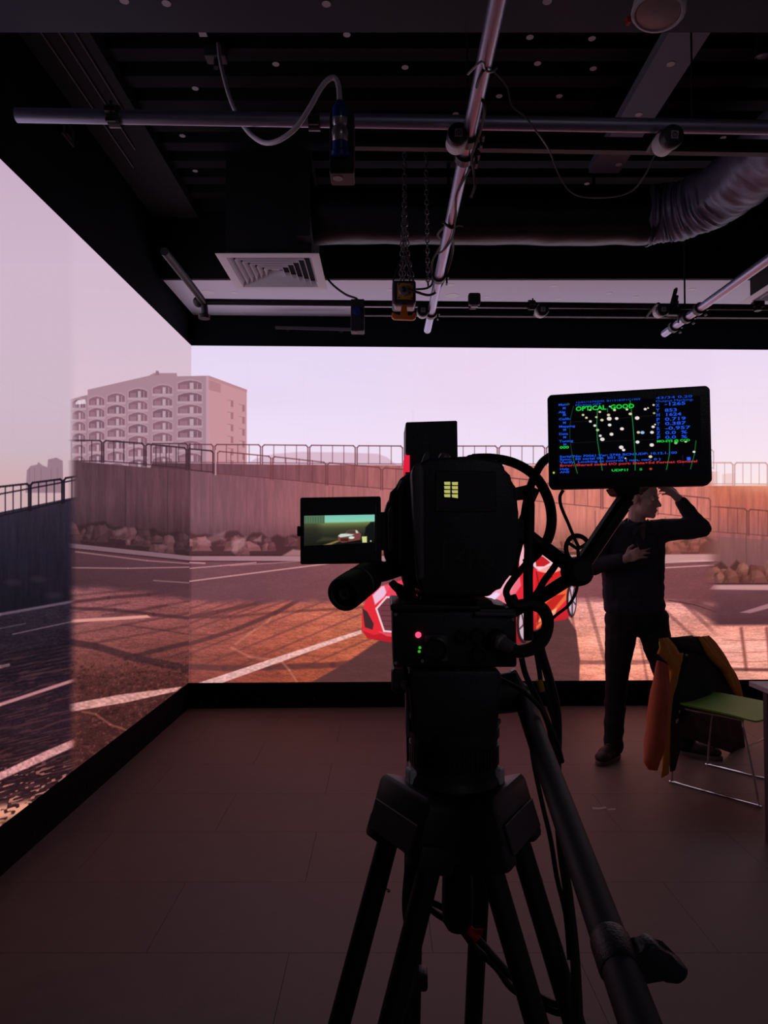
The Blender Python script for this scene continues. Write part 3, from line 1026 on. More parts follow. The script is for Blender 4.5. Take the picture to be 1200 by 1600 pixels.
# floor: slab with vinyl tiles
fl = MB().box((1.6, 1.75, -.055), (7.6, 9.5, .1))
floor = fl.build('floor', 'tile_joint', None)
floor['kind'] = 'structure'
tb = MB().box((0, 0, -.0025), (.9988, .4988, .005), bevel=.0004, seg=1)
t0 = tb.build('tile', 'tile', floor)
t0.location = (-.8, 6.0, 0)
first = True
for r in range(-5, 13):
    for c in range(-2, 6):
        x = c + (.5 if r % 2 else 0)
        if first:
            t = t0
            first = False
        else:
            t = t0.copy()
            col.objects.link(t)
        t.location = (x + .17, r * .5 + .25, 0)

# walls
def wall(name, c, s, m='black_wall'):
    o = MB().box(c, s).build(name, m)
    o['kind'] = 'structure'
    return o


wall('wall_left', (XL - .19, 1.75, 1.9), (.1, 9.5, 4.0))
bk = MB()
o0 = Vector((XL - .3, YC, 0)) - n_back * .14 - e_back * .0
bk.prism([o0, o0 + e_back * 7.2, o0 + e_back * 7.2 + Vector((0, 0, 3.9)), o0 + Vector((0, 0, 3.9))], -n_back * .1)
wb = bk.build('wall_back', 'black_wall')
wb['kind'] = 'structure'
wall('wall_right', (5.25, 1.75, 1.9), (.1, 9.5, 4.0), mat('grey_wall', (.62, .61, .66), .8, scale=2))
wall('wall_front', (1.6, -2.95, 1.9), (7.6, .1, 4.0), 'grey_wall')
# header above the LED walls
hb = MB()
o1 = Vector((XL, YC, LED_TOP + .004)) - n_back * .02
hb.prism([o1, o1 + e_back * 6.2, o1 + e_back * 6.2 + Vector((0, 0, .6)), o1 + Vector((0, 0, .6))], -n_back * .06)
h = hb.build('trim_1', 'black_wall')
h['kind'] = 'structure'
h = MB().box((XL - .05, 3.35, LED_TOP + .004 + .42), (.06, 5.1, .84)).build('trim_2', 'black_wall')
h['kind'] = 'structure'

# ceiling: slab, ribbed steel deck, lit soffit along the back, fascia, dark side soffit
CZ = 3.75
ceil = MB().box((1.6, 1.75, CZ + .12), (7.6, 9.5, .1)).build('ceiling', 'black_paint')
ceil['kind'] = 'structure'
rib = MB()
a, b, hh = .045, .075, .055
rib.prism([Vector((-1.31, -a, 0)), Vector((-1.31, a, 0)), Vector((-1.31, b, hh)), Vector((-1.31, -b, hh))], (6.5, 0, 0))
r0 = rib.build('deck_rib', 'deck_steel', ceil)
for k in range(16):
    r = r0 if k == 0 else r0.copy()
    if k:
        col.objects.link(r)
    r.location = (0, 1.9 + k * .2, CZ)
SZ = 3.325
MB().box((1.75, 5.58, SZ + .05), (6.75, .98, .1)).build('soffit', 'soffit_paint', ceil)
MB().box((1.75, 5.085, 3.56), (6.75, .03, .49)).build('fascia', 'black_paint', ceil)
MB().box((-1.47, 3.2, 3.74), (.32, 3.4, .1)).build('side_soffit', 'black_paint', ceil)
for x, y0, y1 in ((-1.52, 1.9, 4.2), (-1.44, 1.9, 4.0), (-1.37, 1.9, 3.7)):
    MB().cyl((x, y0, 3.68), (x, y1, 3.68), .006, seg=8).build('conduit', 'dark_steel', ceil)
bm_ = MB().box((1.6, 2.15, 3.53), (7.0, .76, .46)).build('trim_3', 'beam_paint')
bm_['kind'] = 'structure'


def sticker(px_, py_, z, parent, r=.026, m='sticker', lift=.0015):
    q = PZ(px_, py_, z)
    MB().cyl(q + Vector((0, 0, -lift)), q + Vector((0, 0, .0)), r, seg=14).build('tracking_sticker', m, parent)


for a, b in ((303, 45), (431, 100), (305, 138), (542, 54), (285, 212), (305, 267), (633, 105), (828, 58), (925, 60), (840, 99), (927, 107), (780, 150), (874, 150), (632, 181), (845, 230), (917, 287), (1170, 210), (1130, 215), (712, 178)):
    sticker(a, b, CZ - .0005, ceil, .017)
for a, b in ((366, 457), (419, 479), (378, 490), (473, 492), (537, 438), (610, 453), (455, 467), (541, 484), (705, 445), (760, 464), (866, 447), (952, 458), (987, 436), (872, 467), (1081, 452), (1135, 459), (867, 481), (980, 481), (920, 497), (992, 464), (660, 440)):
    sticker(a, b, SZ - .0005, ceil, .026, 'sticker_bright')
for a, b in ((324, 457), (707, 462)):
    sticker(a, b, SZ - .0005, ceil, .055, 'sticker_bright')
for a, b in ((510, 6), (194, 1), (855, 2), (260, 5)):
    sticker(a, b, 3.2995, bm_, .016)
q = PZ(317, 53, CZ)
MB().box(q, (.035, .03, .006)).build('tracking_sticker', 'sticker', ceil)

# flat metal tray crossing the deck
ty0, ty1, tz = 2.55, 4.02, 3.55
tr = thing('cable_tray', 'flat grey metal tray running under the dark ribbed ceiling at the right', 'cable tray', (1.275, 3.3, tz))
MB().box((1.275, (ty0 + ty1) / 2, tz + .004), (.175, ty1 - ty0, .008)).build('tray_bed', mat('tray_paint', (.13, .135, .19), .7, .0, scale=6), tr)
for sx in (-1, 1):
    MB().box((1.275 + sx * .0845, (ty0 + ty1) / 2, tz + .03), (.006, ty1 - ty0, .045)).build('tray_side', 'tray_paint', tr)
for y in (2.75, 3.8):
    for sx in (-1, 1):
        MB().cyl((1.275 + sx * .08, y, tz + .03), (1.275 + sx * .08, y, CZ + .07), .005, seg=8).build('hanging_rod', 'dark_steel', tr)
for a, b in ((1048, 100), (998, 179), (967, 257)):
    sticker(a, b, tz - .0005, tr, .018)

# ventilation diffusers on black plenum boxes
def diffuser(cx, cy, z, label, box_top):
    t = thing('ceiling_diffuser', label, 'air vent', (cx, cy, z), 'square ceiling air vents')
    MB().box((cx, cy, (z + .035 + box_top) / 2), (.52, .52, box_top - z - .035)).build('plenum_box', 'black_paint', t)
    S = .31
    def sq(r, zz):
        return [Vector((cx - r, cy - r, zz)), Vector((cx + r, cy - r, zz)), Vector((cx + r, cy + r, zz)), Vector((cx - r, cy + r, zz))]
    def band(name, r0, z0, r1, z1, th=.004):
        b = MB()
        b.loft([sq(r0, z0), sq(r1, z1), sq(r1, z1 + th), sq(r0, z0 + th), sq(r0, z0)], cap=False)
        b.build(name, 'vent_paint', t)
    band('flange', S, z, S - .055, z - .002)
    for k in range(6):
        r = S - .058 - k * .038
        band('louvre', r, z - .002, r - .016, z + .034, .003)
    MB().box((cx, cy, z + .028), (.05, .05, .004)).build('centre_plate', 'vent_paint', t)
    MB().box((cx, cy, z + .0365), (.5, .5, .003)).build('back_plate', 'black_paint', t)
    return t


ca, cb = PZ(345, 396, 3.13), PZ(508, 453, 3.13)
diffuser((ca.x + cb.x) / 2 - .01, (ca.y + cb.y) / 2, 3.13, 'white square ceiling vent with nested louvres left of the hanging pipes', 3.78)
cc = PZ(1156, 474, 3.13)
diffuser(cc.x + .31, cc.y - .31, 3.13, 'white square ceiling vent cut by the right picture edge, on a black box', SZ + .0)

# ------------------------------------------------------------------ pipes, power tracks, spotlights and hoist under the ceiling
def pipe(name, label, p0, p1, m, r=.024, clamps=(), group=None):
    p0, p1 = Vector(p0), Vector(p1)
    d = (p1 - p0).normalized()
    t = thing(name, label, 'pipe', p0, group)
    b = MB()
    L = (p1 - p0).length
    b.lathe([(r * .8, 0.0), (r * .8, .002), (r, .002), (r, L), (r * .8, L), (r * .8, L - .03)], p0, d, 20, cap=True)
    b.build('tube', m, t, smooth=True)
    for s in clamps:
        c = p0 + d * s
        k = MB()
        k.lathe([(r + .001, -.02), (r + .012, -.02), (r + .012, .02), (r + .001, .02)], c, d, 16, cap=False)
        side = d.cross(Vector((0, 0, 1))).normalized()
        k.box(c + side * (r + .016), (.028, .036, .02) if abs(d.y) > .5 else (.036, .028, .02))
        k.cyl(c + side * (r + .018) - Vector((0, 0, .035)), c + side * (r + .018) + Vector((0, 0, .03)), .005, seg=8)
        k.box(c + side * (r + .018) - Vector((0, 0, .035)), (.008, .034, .012) if abs(d.y) > .5 else (.034, .008, .012))
        k.build('pipe_clamp', 'black_metal', t)
    return t


PZ1 = P(25, 180, 2.39)
pipe('lighting_pipe', 'long silver pipe crossing under the ceiling from the left, nearest the viewer', PZ1, (2.3, 2.39 + (2.3 - PZ1.x) * .028, PZ1.z), 'pipe_alloy', clamps=((P(178, 183, 2.39) - PZ1).length, (P(490, 192, 2.39) - PZ1).length, (P(738, 200, 2.39) - PZ1).length))
PX2 = P(668, 515, 4.67)
pipe('lighting_pipe', 'silver pipe running away from the viewer, tied with cables, hung chains beside it', (PX2.x, .7, PX2.z), (PX2.x, 4.68, PX2.z), 'pipe_alloy_deep', clamps=(1.68, 1.8, 3.0, 3.62))
PX3 = P(1040, 520, 4.76)
pipe('lighting_pipe', 'silver pipe running away from the viewer at the far right', (PX3.x, 1.2, PX3.z), (PX3.x, 4.78, PX3.z), 'pipe_alloy_deep', clamps=(3.05, 3.22, 3.42))
FZ = P(600, 471.5, 4.33).z
pipe('lighting_pipe', 'thin dark pipe crossing below the pale ceiling strip at the back', (P(318, 471, 4.33).x, 4.33, FZ), (2.75, 4.45, FZ), 'pipe_dark', r=.019, clamps=((P(740, 470, 4.33).x - P(318, 471, 4.33).x), 2.05))
e0 = P(318, 474, 4.33)
t = thing('corner_pipe', 'short dark pipe with an elbow at the left end of the far cross pipe', 'pipe', (e0.x, 4.33, FZ))
MB().tube([(e0.x, 3.55, FZ), (e0.x, 4.25, FZ), (e0.x + .004, 4.33, FZ - .03), (e0.x + .004, 4.35, FZ - .09)], .022, 12, 4).build('tube', 'pipe_dark', t, smooth=True)
MB().ell((e0.x - .03, 4.33, FZ), (.035, .035, .035)).build('elbow_fitting', 'pipe_dark', t, smooth=True)
MB().cyl((e0.x, 4.35, FZ - .075), (e0.x, 4.35, FZ - .1), .036, seg=16).build('end_flange', 'pipe_dark', t, smooth=True)


def track(label, y, z, x0, x1, slope=.028, rods=3):
    t = thing('power_track', label, 'lighting track', (x0, y, z), 'black lighting tracks')
    p0, p1 = Vector((x0, y, z)), Vector((x1, y + (x1 - x0) * slope, z))
    R = frame_z(p1 - p0)
    c = (p0 + p1) / 2
    MB().box(c, (.036, .046, (p1 - p0).length), R.to_3x3(), bevel=.002, seg=1).build('rail', 'black_metal', t)
    MB().box(c - Vector((0, 0, .0245)), (.028, .004, (p1 - p0).length), R.to_3x3()).build('rail_slot', 'pipe_dark', t)
    n = rods
    for k in range(n):
        q = p0.lerp(p1, (k + .5) / n)
        MB().cyl(q + Vector((0, 0, .02)), (q.x, q.y, CZ + .07), .004, seg=8).build('hanging_rod', 'black_metal', t)
    return t


TZ = P(600, 231, 2.53).z + .024
track('black lighting track under the nearest cross pipe', 2.53, TZ, P(552, 220, 2.53).x, 2.4)
TZ2 = P(600, 493, 4.48).z + .024
track('black lighting track across the back, below the pale ceiling strip', 4.48, TZ2, P(568, 488, 4.48).x, 2.8, .02, 0)


def spotlight(px_, py_, y, label, ty, tz_, r=.038, aim=(0, 1, .1)):
    c = P(px_, py_, y)
    a = Vector(aim).normalized()
    t = thing('track_spotlight', label, 'spotlight', c, 'track spotlights')
    MB().lathe([(r * .6, -.012), (r * .92, -.010), (r, -.002), (r, .02), (r * .96, .024)], c, a, 28).build('rear_cap', 'black_plastic', t, smooth=True)
    MB().lathe([(r * .93, .024), (r * .95, .075), (r * .88, .08), (r * .86, .062), (.001, .058)], c, a, 28, cap=False).build('housing', 'white_plastic', t, smooth=True)
    MB().lathe([(r * .80, .061), (r * .4, .066), (.001, .068)], c, a, 20, cap=False).build('lens', 'clear_sleeve', t, smooth=True)
    Fm = frame_z(a)
    n = c - a * .0135
    b = MB().box(n, (.026, .026, .002), Fm)
    lab = b.build('rating_label', 'label_grey', t)
    b = MB()
    b.ring(n - a * .0014, a, .0075, .0014, 16, 6)
    b.box(n - a * .0014 + Fm @ Vector((0, .002, 0)), (.0025, .009, .001), Fm)
    b.build('label_mark', 'black_plastic', t)
    MB().tube([c + a * .04 + Vector((0, 0, r * .7)), c + a * .06 + Vector((0, .03, r + .02)), Vector((c.x, ty, tz_ - .024))], .009, 8, 4).build('track_adapter', 'black_plastic', t, smooth=True)
    return t


spotlight(716, 210, 2.33, 'black spotlight with a square label beside the hanging silver pipe, nearest track', 2.53, TZ)
spotlight(1051, 213, 2.33, 'black spotlight with a square label at the right, nearest track', 2.55, TZ, aim=(-.12, 1, .1))
spotlight(661, 485, 4.24, 'spotlight beside the tip of the middle silver pipe, far track', 4.49, TZ2)
spotlight(848, 484, 4.24, 'spotlight alone in the middle of the far track', 4.50, TZ2)
spotlight(1036, 484, 4.24, 'spotlight near the tip of the right silver pipe, far track', 4.52, TZ2)
# junction box on the far pipe and mounts at the clamps
c = P(741, 468, 4.30)
t = thing('junction_box', 'small black box clamped to the far thin pipe', 'junction box', c)
MB().box(c, (.075, .05, .075), bevel=.012).build('body', 'black_plastic', t)
MB().box(c - Vector((0, 0, .043)), (.04, .03, .012)).build('bracket', 'white_plastic', t)
c = P(1184, 476, 4.42)
t = thing('junction_box', 'small black box under the vent at the right edge', 'junction box', c)
MB().box(c, (.07, .05, .04), bevel=.008).build('body', 'black_plastic', t)
MB().cyl(c - Vector((0, 0, .02)), c - Vector((0, 0, .04)), .022, seg=14).build('bracket', 'black_metal', t)


# power boxes with blue plugs
def power_box(px0, py0, px1, py1, y, label, plug):
    a, b = P(px0, py0, y), P(px1, py1, y)
    w, h, d = b.x - a.x, a.z - b.z, .085
    cx, cz = (a.x + b.x) / 2, (a.z + b.z) / 2
    t = thing('power_box', label, 'power box', (cx, y, b.z), 'black power drop boxes')
    MB().box((cx, y + d / 2, cz), (w, d, h), bevel=.004).build('case', 'black_plastic', t)
    MB().box((cx, y + d / 2, b.z - .001), (w * .94, d * .94, .004)).build('base_plate', 'dark_steel', t)
    MB().cyl((cx - w * .18, y + d * .4, b.z - .003), (cx - w * .18, y + d * .4, b.z - .0045), .017, seg=16).build('tracking_sticker', 'sticker', t)
    if plug:
        q = P(*plug, y)
        MB().lathe([(.03, -.012), (.03, .0), (.026, .004), (.024, .03)], (cx - w * .05, y - .012, q.z - .075), (0, -.25, 1), 20).build('socket', 'blue_plastic', t, smooth=True)
        MB().lathe([(.024, .03), (.0255, .034), (.027, .06), (.021, .075), (.024, .082), (.024, .1)], (cx - w * .05, y - .014, q.z - .075), (0, -.25, 1), 20).build('plug_sleeve', 'clear_sleeve', t, smooth=True)
        MB().lathe([(.024, .1), (.023, .13), (.016, .142), (.009, .15)], (cx - w * .05, y - .016, q.z - .075), (0, -.25, 1), 20).build('plug_body', 'blue_plastic', t, smooth=True)
        return t, Vector((cx - w * .05, y - .016, q.z - .075)) + Vector((0, -.25, 1)).normalized() * .148
    MB().lathe([(.026, 0), (.026, .012), (.018, .014), (.018, .02)], (cx, y, cz + h * .1), (0, -1, 0), 18).build('socket', 'blue_plastic', t, smooth=True)
    return t, Vector((cx, y + d / 2, a.z))


t, top = power_box(515, 172, 553, 269, 2.27, 'black power box with a blue plug, hanging on the nearest cross pipe', (532, 205))
cable_pts = [P(341, 68, 3.2), P(345, 100, 3.05), P(358, 150, 2.9), P(372, 182, 2.75), P(388, 206, 2.55), P(410, 222, 2.42), P(434, 220, 2.36), P(462, 200, 2.32), P(484, 168, 2.29), P(500, 140, 2.28), P(512, 125, 2.27), P(523, 122, 2.265), P(529, 135, 2.26), top]
tag(MB().tube(cable_pts, .0085, 10, 5).build('power_cable', 'white_cable', smooth=True), 'white cable looping from the ceiling down to the blue plug', 'cable')
c = P(338, 66, 3.25)
t = thing('ceiling_socket', 'small dark socket box on the ribbed ceiling where the white cable starts', 'socket', c)
MB().box((c.x, c.y, CZ - .03), (.10, .07, .06), bevel=.008).build('case', 'black_plastic', t)
MB().cyl((c.x, c.y, CZ - .06), (c.x + .005, c.y - .02, CZ - .11), .012, seg=10).build('cable_gland', 'black_plastic', t)
t, top = power_box(548, 467, 569, 516, 4.30, 'small black power box at the left end of the far track', None)
tag(MB().tube([P(506, 428, 4.75), P(520, 445, 4.6), P(540, 460, 4.45), P(556, 466, 4.34), top + Vector((0, 0, .0))], .007, 8, 5).build('power_cable', 'black_rubber', smooth=True), 'black cable from the white vent down to the far power box', 'cable')
t = thing('metal_rail', 'thin black rail low on the header left of the far power box', 'rail', P(490, 516, 5.84))
a, b = P(430, 513, 5.84), P(550, 516, 5.84)
MB().prism([a, b, b + Vector((0, .03, 0)), a + Vector((0, .03, 0))], (0, 0, .02)).build('rail', 'dark_steel', t)
for s in (.15, .85):
    q = a.lerp(b, s)
    MB().box(q + Vector((0, .085, .010)), (.03, .13, .012)).build('bracket', 'black_metal', t)

# chain hoist
HY = 3.96
hc = P(632, 455, HY)
t = thing('chain_hoist', 'black hoist box with a brass plate hanging on chains beside the pale ceiling strip', 'hoist', hc)
MB().px([(613, 437), (650, 437), (650, 474), (613, 474)], HY, HY + .16, bevel=.014).build('case', 'black_plastic', t)
MB().px([(615, 474), (649, 474), (645, 480), (618, 479)], HY + .03, HY + .10).build('skirt', 'white_plastic', t)
MB().px([(621, 442), (646, 443), (645, 468), (621, 467)], HY - .006, HY, bevel=.001, seg=1).build('name_plate', 'yellow_plate', t)
q = P(631, 455, HY - .006)
MB().lathe([(.031, 0), (.031, .012), (.026, .014)], q, (0, -1, 0), 8).build('socket_cover', 'grey_metal', t)
MB().lathe([(.012, 0), (.012, .02), (.009, .03)], q - Vector((0, .012, 0)), (-.1, -1, .2), 12).build('plug', 'black_rubber', t)
for a, b in ((623, 444), (643, 445), (623, 465), (643, 466)):
    MB().cyl(P(a, b, HY - .006), P(a, b, HY - .006) - Vector((0, .003, 0)), .004, seg=8).build('screw', 'black_metal', t)
def chain_pts(p0, p1, link=.034):
    n = max(2, int((p1 - p0).length / (link * .78)))
    return [p0.lerp(p1, (i + .5) / n) for i in range(n)], (p1 - p0).normalized()
def chain(parent, p0, p1, link=.036):
    b = MB()
    pts, d = chain_pts(Vector(p0), Vector(p1), link)
    side = d.cross(Vector((0.3, 1, 0))).normalized()
    s2 = d.cross(side)
    for i, c in enumerate(pts):
        w = side if i % 2 else s2
        ring = [c + d * (link * .5 * math.sin(a)) + w * (link * .30 * math.cos(a)) for a in [2 * math.pi * k / 8 for k in range(8)]]
        b.tube(ring, .0038, 5, closed=True)
    o = b.build('chain', 'chain_steel', parent, smooth=True)
    o['kind'] = 'stuff'
    return o
topz = CZ + .06
for a, b in (((626, 438), (632, 300)), ((631, 438), (633, 300)), ((640, 438), (633, 330)), ((646, 440), (638, 400))):
    chain(t, P(*a, HY + .08), P(*b, HY + .08))
chain(t, P(632, 305, HY + .08), Vector((P(632, 305, HY + .08).x, HY + .08, topz)), .04)
a0 = P(630, 300, HY + .08)
for dx in (-18, 14):
    MB().tube([P(631 + dx * .1, 395, HY + .06), P(631 + dx * .5, 415, HY + .06), P(632 + dx, 440, HY + .06)], .005, 6, 4).build('wire_rope', 'black_rubber', t)
ap = [(612, 489), (614, 487), (618, 492), (626, 494), (627, 476), (636, 476), (636, 494), (644, 494), (646, 488), (650, 488), (650, 496), (646, 499), (616, 498), (612, 495)]
MB().px(ap, HY - .005, HY + .028, bevel=.004).build('load_hook', 'orange_plastic', t, smooth=True)
t = thing('hanging_chain', 'single thin chain hanging right of the hoist beside the middle pipe', 'chain', P(668, 440, 4.05))
chain(t, P(669, 448, 4.05), Vector((P(665, 240, 4.05).x, 4.05, topz)), .036).name = 'link_run'

# cables tied along the middle pipe
def cable(name, pts, r, label, m='black_rubber', cat='cable', group=None, sm=5, seg=8):
    o = MB().tube(pts, r, seg, sm).build(name, m, smooth=True)
    return tag(o, label, cat, group)


def on_pipe(*pts):
    return [PZ(a, b, PX2.z - .027 - (c[0] if c else 0)) for a, b, *c in pts]


cable('tied_cable', on_pipe((771, 111, -.05), (757, 108), (747, 128), (746, 145, -.02), (757, 165), (752, 200), (737, 245), (740, 268), (742, 290, .02), (736, 308, .03)), .005, 'thin black cable wound round the middle pipe near the nearest spotlight')
cable('tied_cable', on_pipe((735, 262), (715, 300), (712, 320), (712, 340), (706, 372), (694, 390), (685, 396, -.03)), .005, 'thin black cable along the lower half of the middle pipe')
cable('tied_cable', [PZ(700, 352, PX2.z), P(708, 385, 3.5), P(700, 420, 3.7), P(688, 448, 3.85), P(672, 461, 3.9), P(650, 456, 3.92), P(638, 452, HY - .03)], .007, 'black cable from the hoist plug to the middle pipe')
cable('tied_cable', [P(650, 452, 4.06), P(668, 450, 4.06), P(676, 440, 4.05), P(675, 410, 3.9), P(690, 380, 3.6), P(684, 366, 3.4), PZ(697, 352, PX2.z)], .006, 'tangled black cable between hoist and middle pipe')
cable('steel_tie', on_pipe((731, 116, .02), (752, 96, .02), (757, 108), (764, 112), (771, 111, -.01), (776, 106, -.04)), .0035, 'pale bent wire tie round the upper middle pipe', 'grey_metal', 'wire', None, 3)
cable('drooping_cable', [P(772, 112, 2.2), P(792, 135, 2.25), P(800, 165, 2.3), P(820, 182, 2.33), P(838, 205, 2.36), P(858, 235, 2.5), P(872, 270, 2.6), P(890, 298, 2.65), P(915, 308, 2.68), P(960, 307, 2.68), P(990, 296, 2.66), P(1010, 270, 2.6), P(1024, 242, 2.56), P(1040, 232, 2.54)], .003, 'thin grey cable drooping between the two nearest spotlights', mat('cable_grey', (.16, .16, .2), .5, scale=20))
cable('tie_tail', on_pipe((692, 347), (705, 356), (714, 352), (724, 353, .01)), .006, 'small knotted strap with ends on the middle pipe above the duct', 'black_rubber', 'strap', None, 3)
# hanging rod and clamp arms on the right
c = P(1070, 424, 4.6)
t = thing('hanging_rod', 'thin vertical black rod before the pale ceiling strip at right', 'rod', P(1070, 482, 4.6))
MB().cyl(P(1070, 482, 4.6), (c.x, 4.6, CZ + .06), .006, seg=8).build('rod', 'black_metal', t)
t = thing('clamp_arm', 'pair of small black clamp levers beside the far right spotlight', 'clamp', P(1052, 478, 4.4))
MB().cyl(P(1048, 482, 4.4), P(1056, 452, 4.4), .012, seg=10).cyl(P(1058, 462, 4.4), P(1053, 486, 4.4), .010, seg=10).build('lever', 'black_metal', t)
MB().cyl(P(1056, 458, 4.4), P(1057, 450, 4.4), .008, seg=8).build('lever_tip', 'grey_metal', t)
MB().cyl(P(1059, 470, 4.4), P(1060, 505, 4.4), .006, seg=8).build('clamp_screw', 'grey_metal', t)
MB().box(P(1052, 487, 4.4), (.08, .05, .05), bevel=.008).build('jaw', 'black_metal', t)

# round duct: dark straight run and crinkled foil elbow
DR = .17
dz, dy = P(600, 382, 4.3).z + DR + .012, 4.3
ax = [(P(488, 340, 4.3).x, dy, dz), (.3, dy, dz), (1.0, dy + .01, dz), (1.66, dy + .01, dz)]
def duct(pts, amp, fr, seg=28, k=10, ribs=0.0):
    pts = catmull([Vector(p) for p in pts], k)
    rings = []
    n = len(pts)
    for i, p in enumerate(pts):
        tng = (pts[min(i + 1, n - 1)] - pts[max(i - 1, 0)]).normalized()
        x = Vector((0, 0, 1)).cross(tng).normalized()
        y = tng.cross(x)
        ring = []
        for a in range(seg):
            th = 2 * math.pi * a / seg
            d = math.cos(th) * x + math.sin(th) * y
            rr = DR + amp * mnoise.noise((p + d * DR) * fr) + ribs * mnoise.noise(Vector((i * 1.7, math.sin(th) * .7 + 3, math.cos(th) * .7)))
            ring.append(p + d * rr)
        rings.append(ring)
    return MB().loft(rings)
t = thing('air_duct', 'round air duct, dark along the back with a crinkled foil bend at right', 'duct', (1.5, 4.3, dz))
duct(ax, .010, 6, k=14).build('straight_run', 'duct_shaded', t, smooth=True, label='dark straight run of the duct')
duct([(1.64, dy + .01, dz), (1.74, 4.27, dz), (1.86, 4.17, dz), (1.95, 4.0, dz), (1.985, 3.75, dz), (2.0, 3.4, dz), (2.0, 2.9, dz), (2.0, 2.3, dz)], .016, 9, seg=64, k=16, ribs=.011).build('foil_elbow', 'foil', t, smooth=True, angle=60, label='crinkled silver foil bend')
MB().ring((1.65, dy + .01, dz), (1, 0, 0), DR + .004, .008, 28, 6).build('joint_band', 'duct_shaded', t)
for x in (.4, 1.3):
    MB().box((x, dy, (dz + CZ + .07) / 2 + DR / 2), (.02, .003, CZ + .07 - dz - DR)).build('hanger_strap', 'black_metal', t)
MB().box((ax[0][0] - .03, dy, dz), (.08, .44, .44)).build('end_box', 'black_paint', t)
q = P(1164, 253, 3.66)
MB().cyl(q, q + Vector((0, .004, 0)), .018, seg=14).build('tracking_sticker', 'sticker', t)

# ceiling speaker and little ceiling lamps
sc = P(1028, 22, 2.22)
t = thing('ceiling_speaker', 'white round ceiling speaker hanging at the top right', 'speaker', sc)
A = Vector((-.18, -.05, -1)).normalized()
MB().lathe([(.055, -.2), (.075, -.12), (.082, -.03), (.084, -.006), (.080, 0), (.073, .001), (.070, -.004)], sc, A, 40, cap=False).build('shell', 'white_plastic', t, smooth=True)
MB().lathe([(.071, -.006), (.068, -.002), (.03, 0), (.001, .001)], sc, A, 40, cap=False).build('grille', 'grey_metal', t, smooth=True)
MB().box(sc + Vector((-.085, .03, -.0)), (.012, .02, .02)).build('tag', 'red_tape', t)
MB().cyl(sc - A * .19, sc - A * .3, .02, seg=12).build('mount', 'black_metal', t)
for a, b, lab in ((717, 44, 'small black ceiling lamp beside the top of the middle pipe'), (908, 46, 'small black ceiling lamp left of the white ceiling speaker'), (1192, 92, 'small black ceiling lamp with a pinkish lens at the top right edge'), (19, 32, 'small black ceiling lamp at the top left corner')):
    q = PZ(a, b - 4, CZ - .05)
    t = thing('ceiling_lamp', lab, 'lamp', q, 'small black ceiling lamps')
    MB().lathe([(.034, .12), (.034, .0), (.030, -.004), (.028, .02)], q, (0, -.05, 1), 24).build('housing', 'black_satin', t, smooth=True)
    MB().lathe([(.027, .0), (.015, -.003), (.001, -.004)], q, (0, -.05, 1), 20, cap=False).build('lens', 'clear_sleeve', t, smooth=True)
q = P(132, 218, 3.9)
t = thing('wall_sensor', 'small dark square sensor on the black surface above the left LED wall', 'sensor', q)
MB().box((XL - .012, q.y - .3, 3.55), (.015, .14, .09), bevel=.004).build('case', 'dark_steel', t)
MB().box((XL - .003, q.y - .3, 3.55), (.006, .06, .05), bevel=.002).build('window', 'glass_dark', t)

# ------------------------------------------------------------------ tripod with fluid head
TC = P(709, 1200, .83)             # bowl axis
TX, TY = TC.x, TC.y
tri = thing('tripod', 'black heavy camera tripod with twin-tube legs standing on the dark floor', 'tripod', (TX, TY, 0))
zr0, zr1 = P(0, 1236, .80).z, P(0, 1170, .80).z
b = MB()
b.lathe([(.040, -.02), (.052, 0), (.056, .006), (.054, .012), (.0505, .016), (.0505, .052), (.053, .056), (.053, .066), (.047, .070), (.044, .072)], (TX, TY, zr0), (0, 0, 1), 48)
b.build('bowl', 'black_satin', tri, smooth=True)
b = MB()
for k in range(60):
    a = 2 * math.pi * k / 60
    b.box((TX + .0512 * math.cos(a), TY + .0512 * math.sin(a), zr0 + .036), (.0022, .0030, .022), Matrix.Rotation(a, 3, 'Z'))
o = b.build('knurling', 'black_metal', tri)
o['kind'] = 'stuff'
for a in (200, 340, 90):
    a = math.radians(a)
    MB().box((TX + .0535 * math.cos(a), TY + .0535 * math.sin(a), zr0 + .012), (.010, .016, .020), Matrix.Rotation(a, 3, 'Z'), bevel=.003).build('lock_tab', 'white_plastic', tri, label='pale lock tab')
    MB().box((TX + .046 * math.cos(a), TY + .046 * math.sin(a), zr0 + .0725), (.016, .022, .006), Matrix.Rotation(a, 3, 'Z'), bevel=.002).build('rim_pad', 'grey_guard', tri)
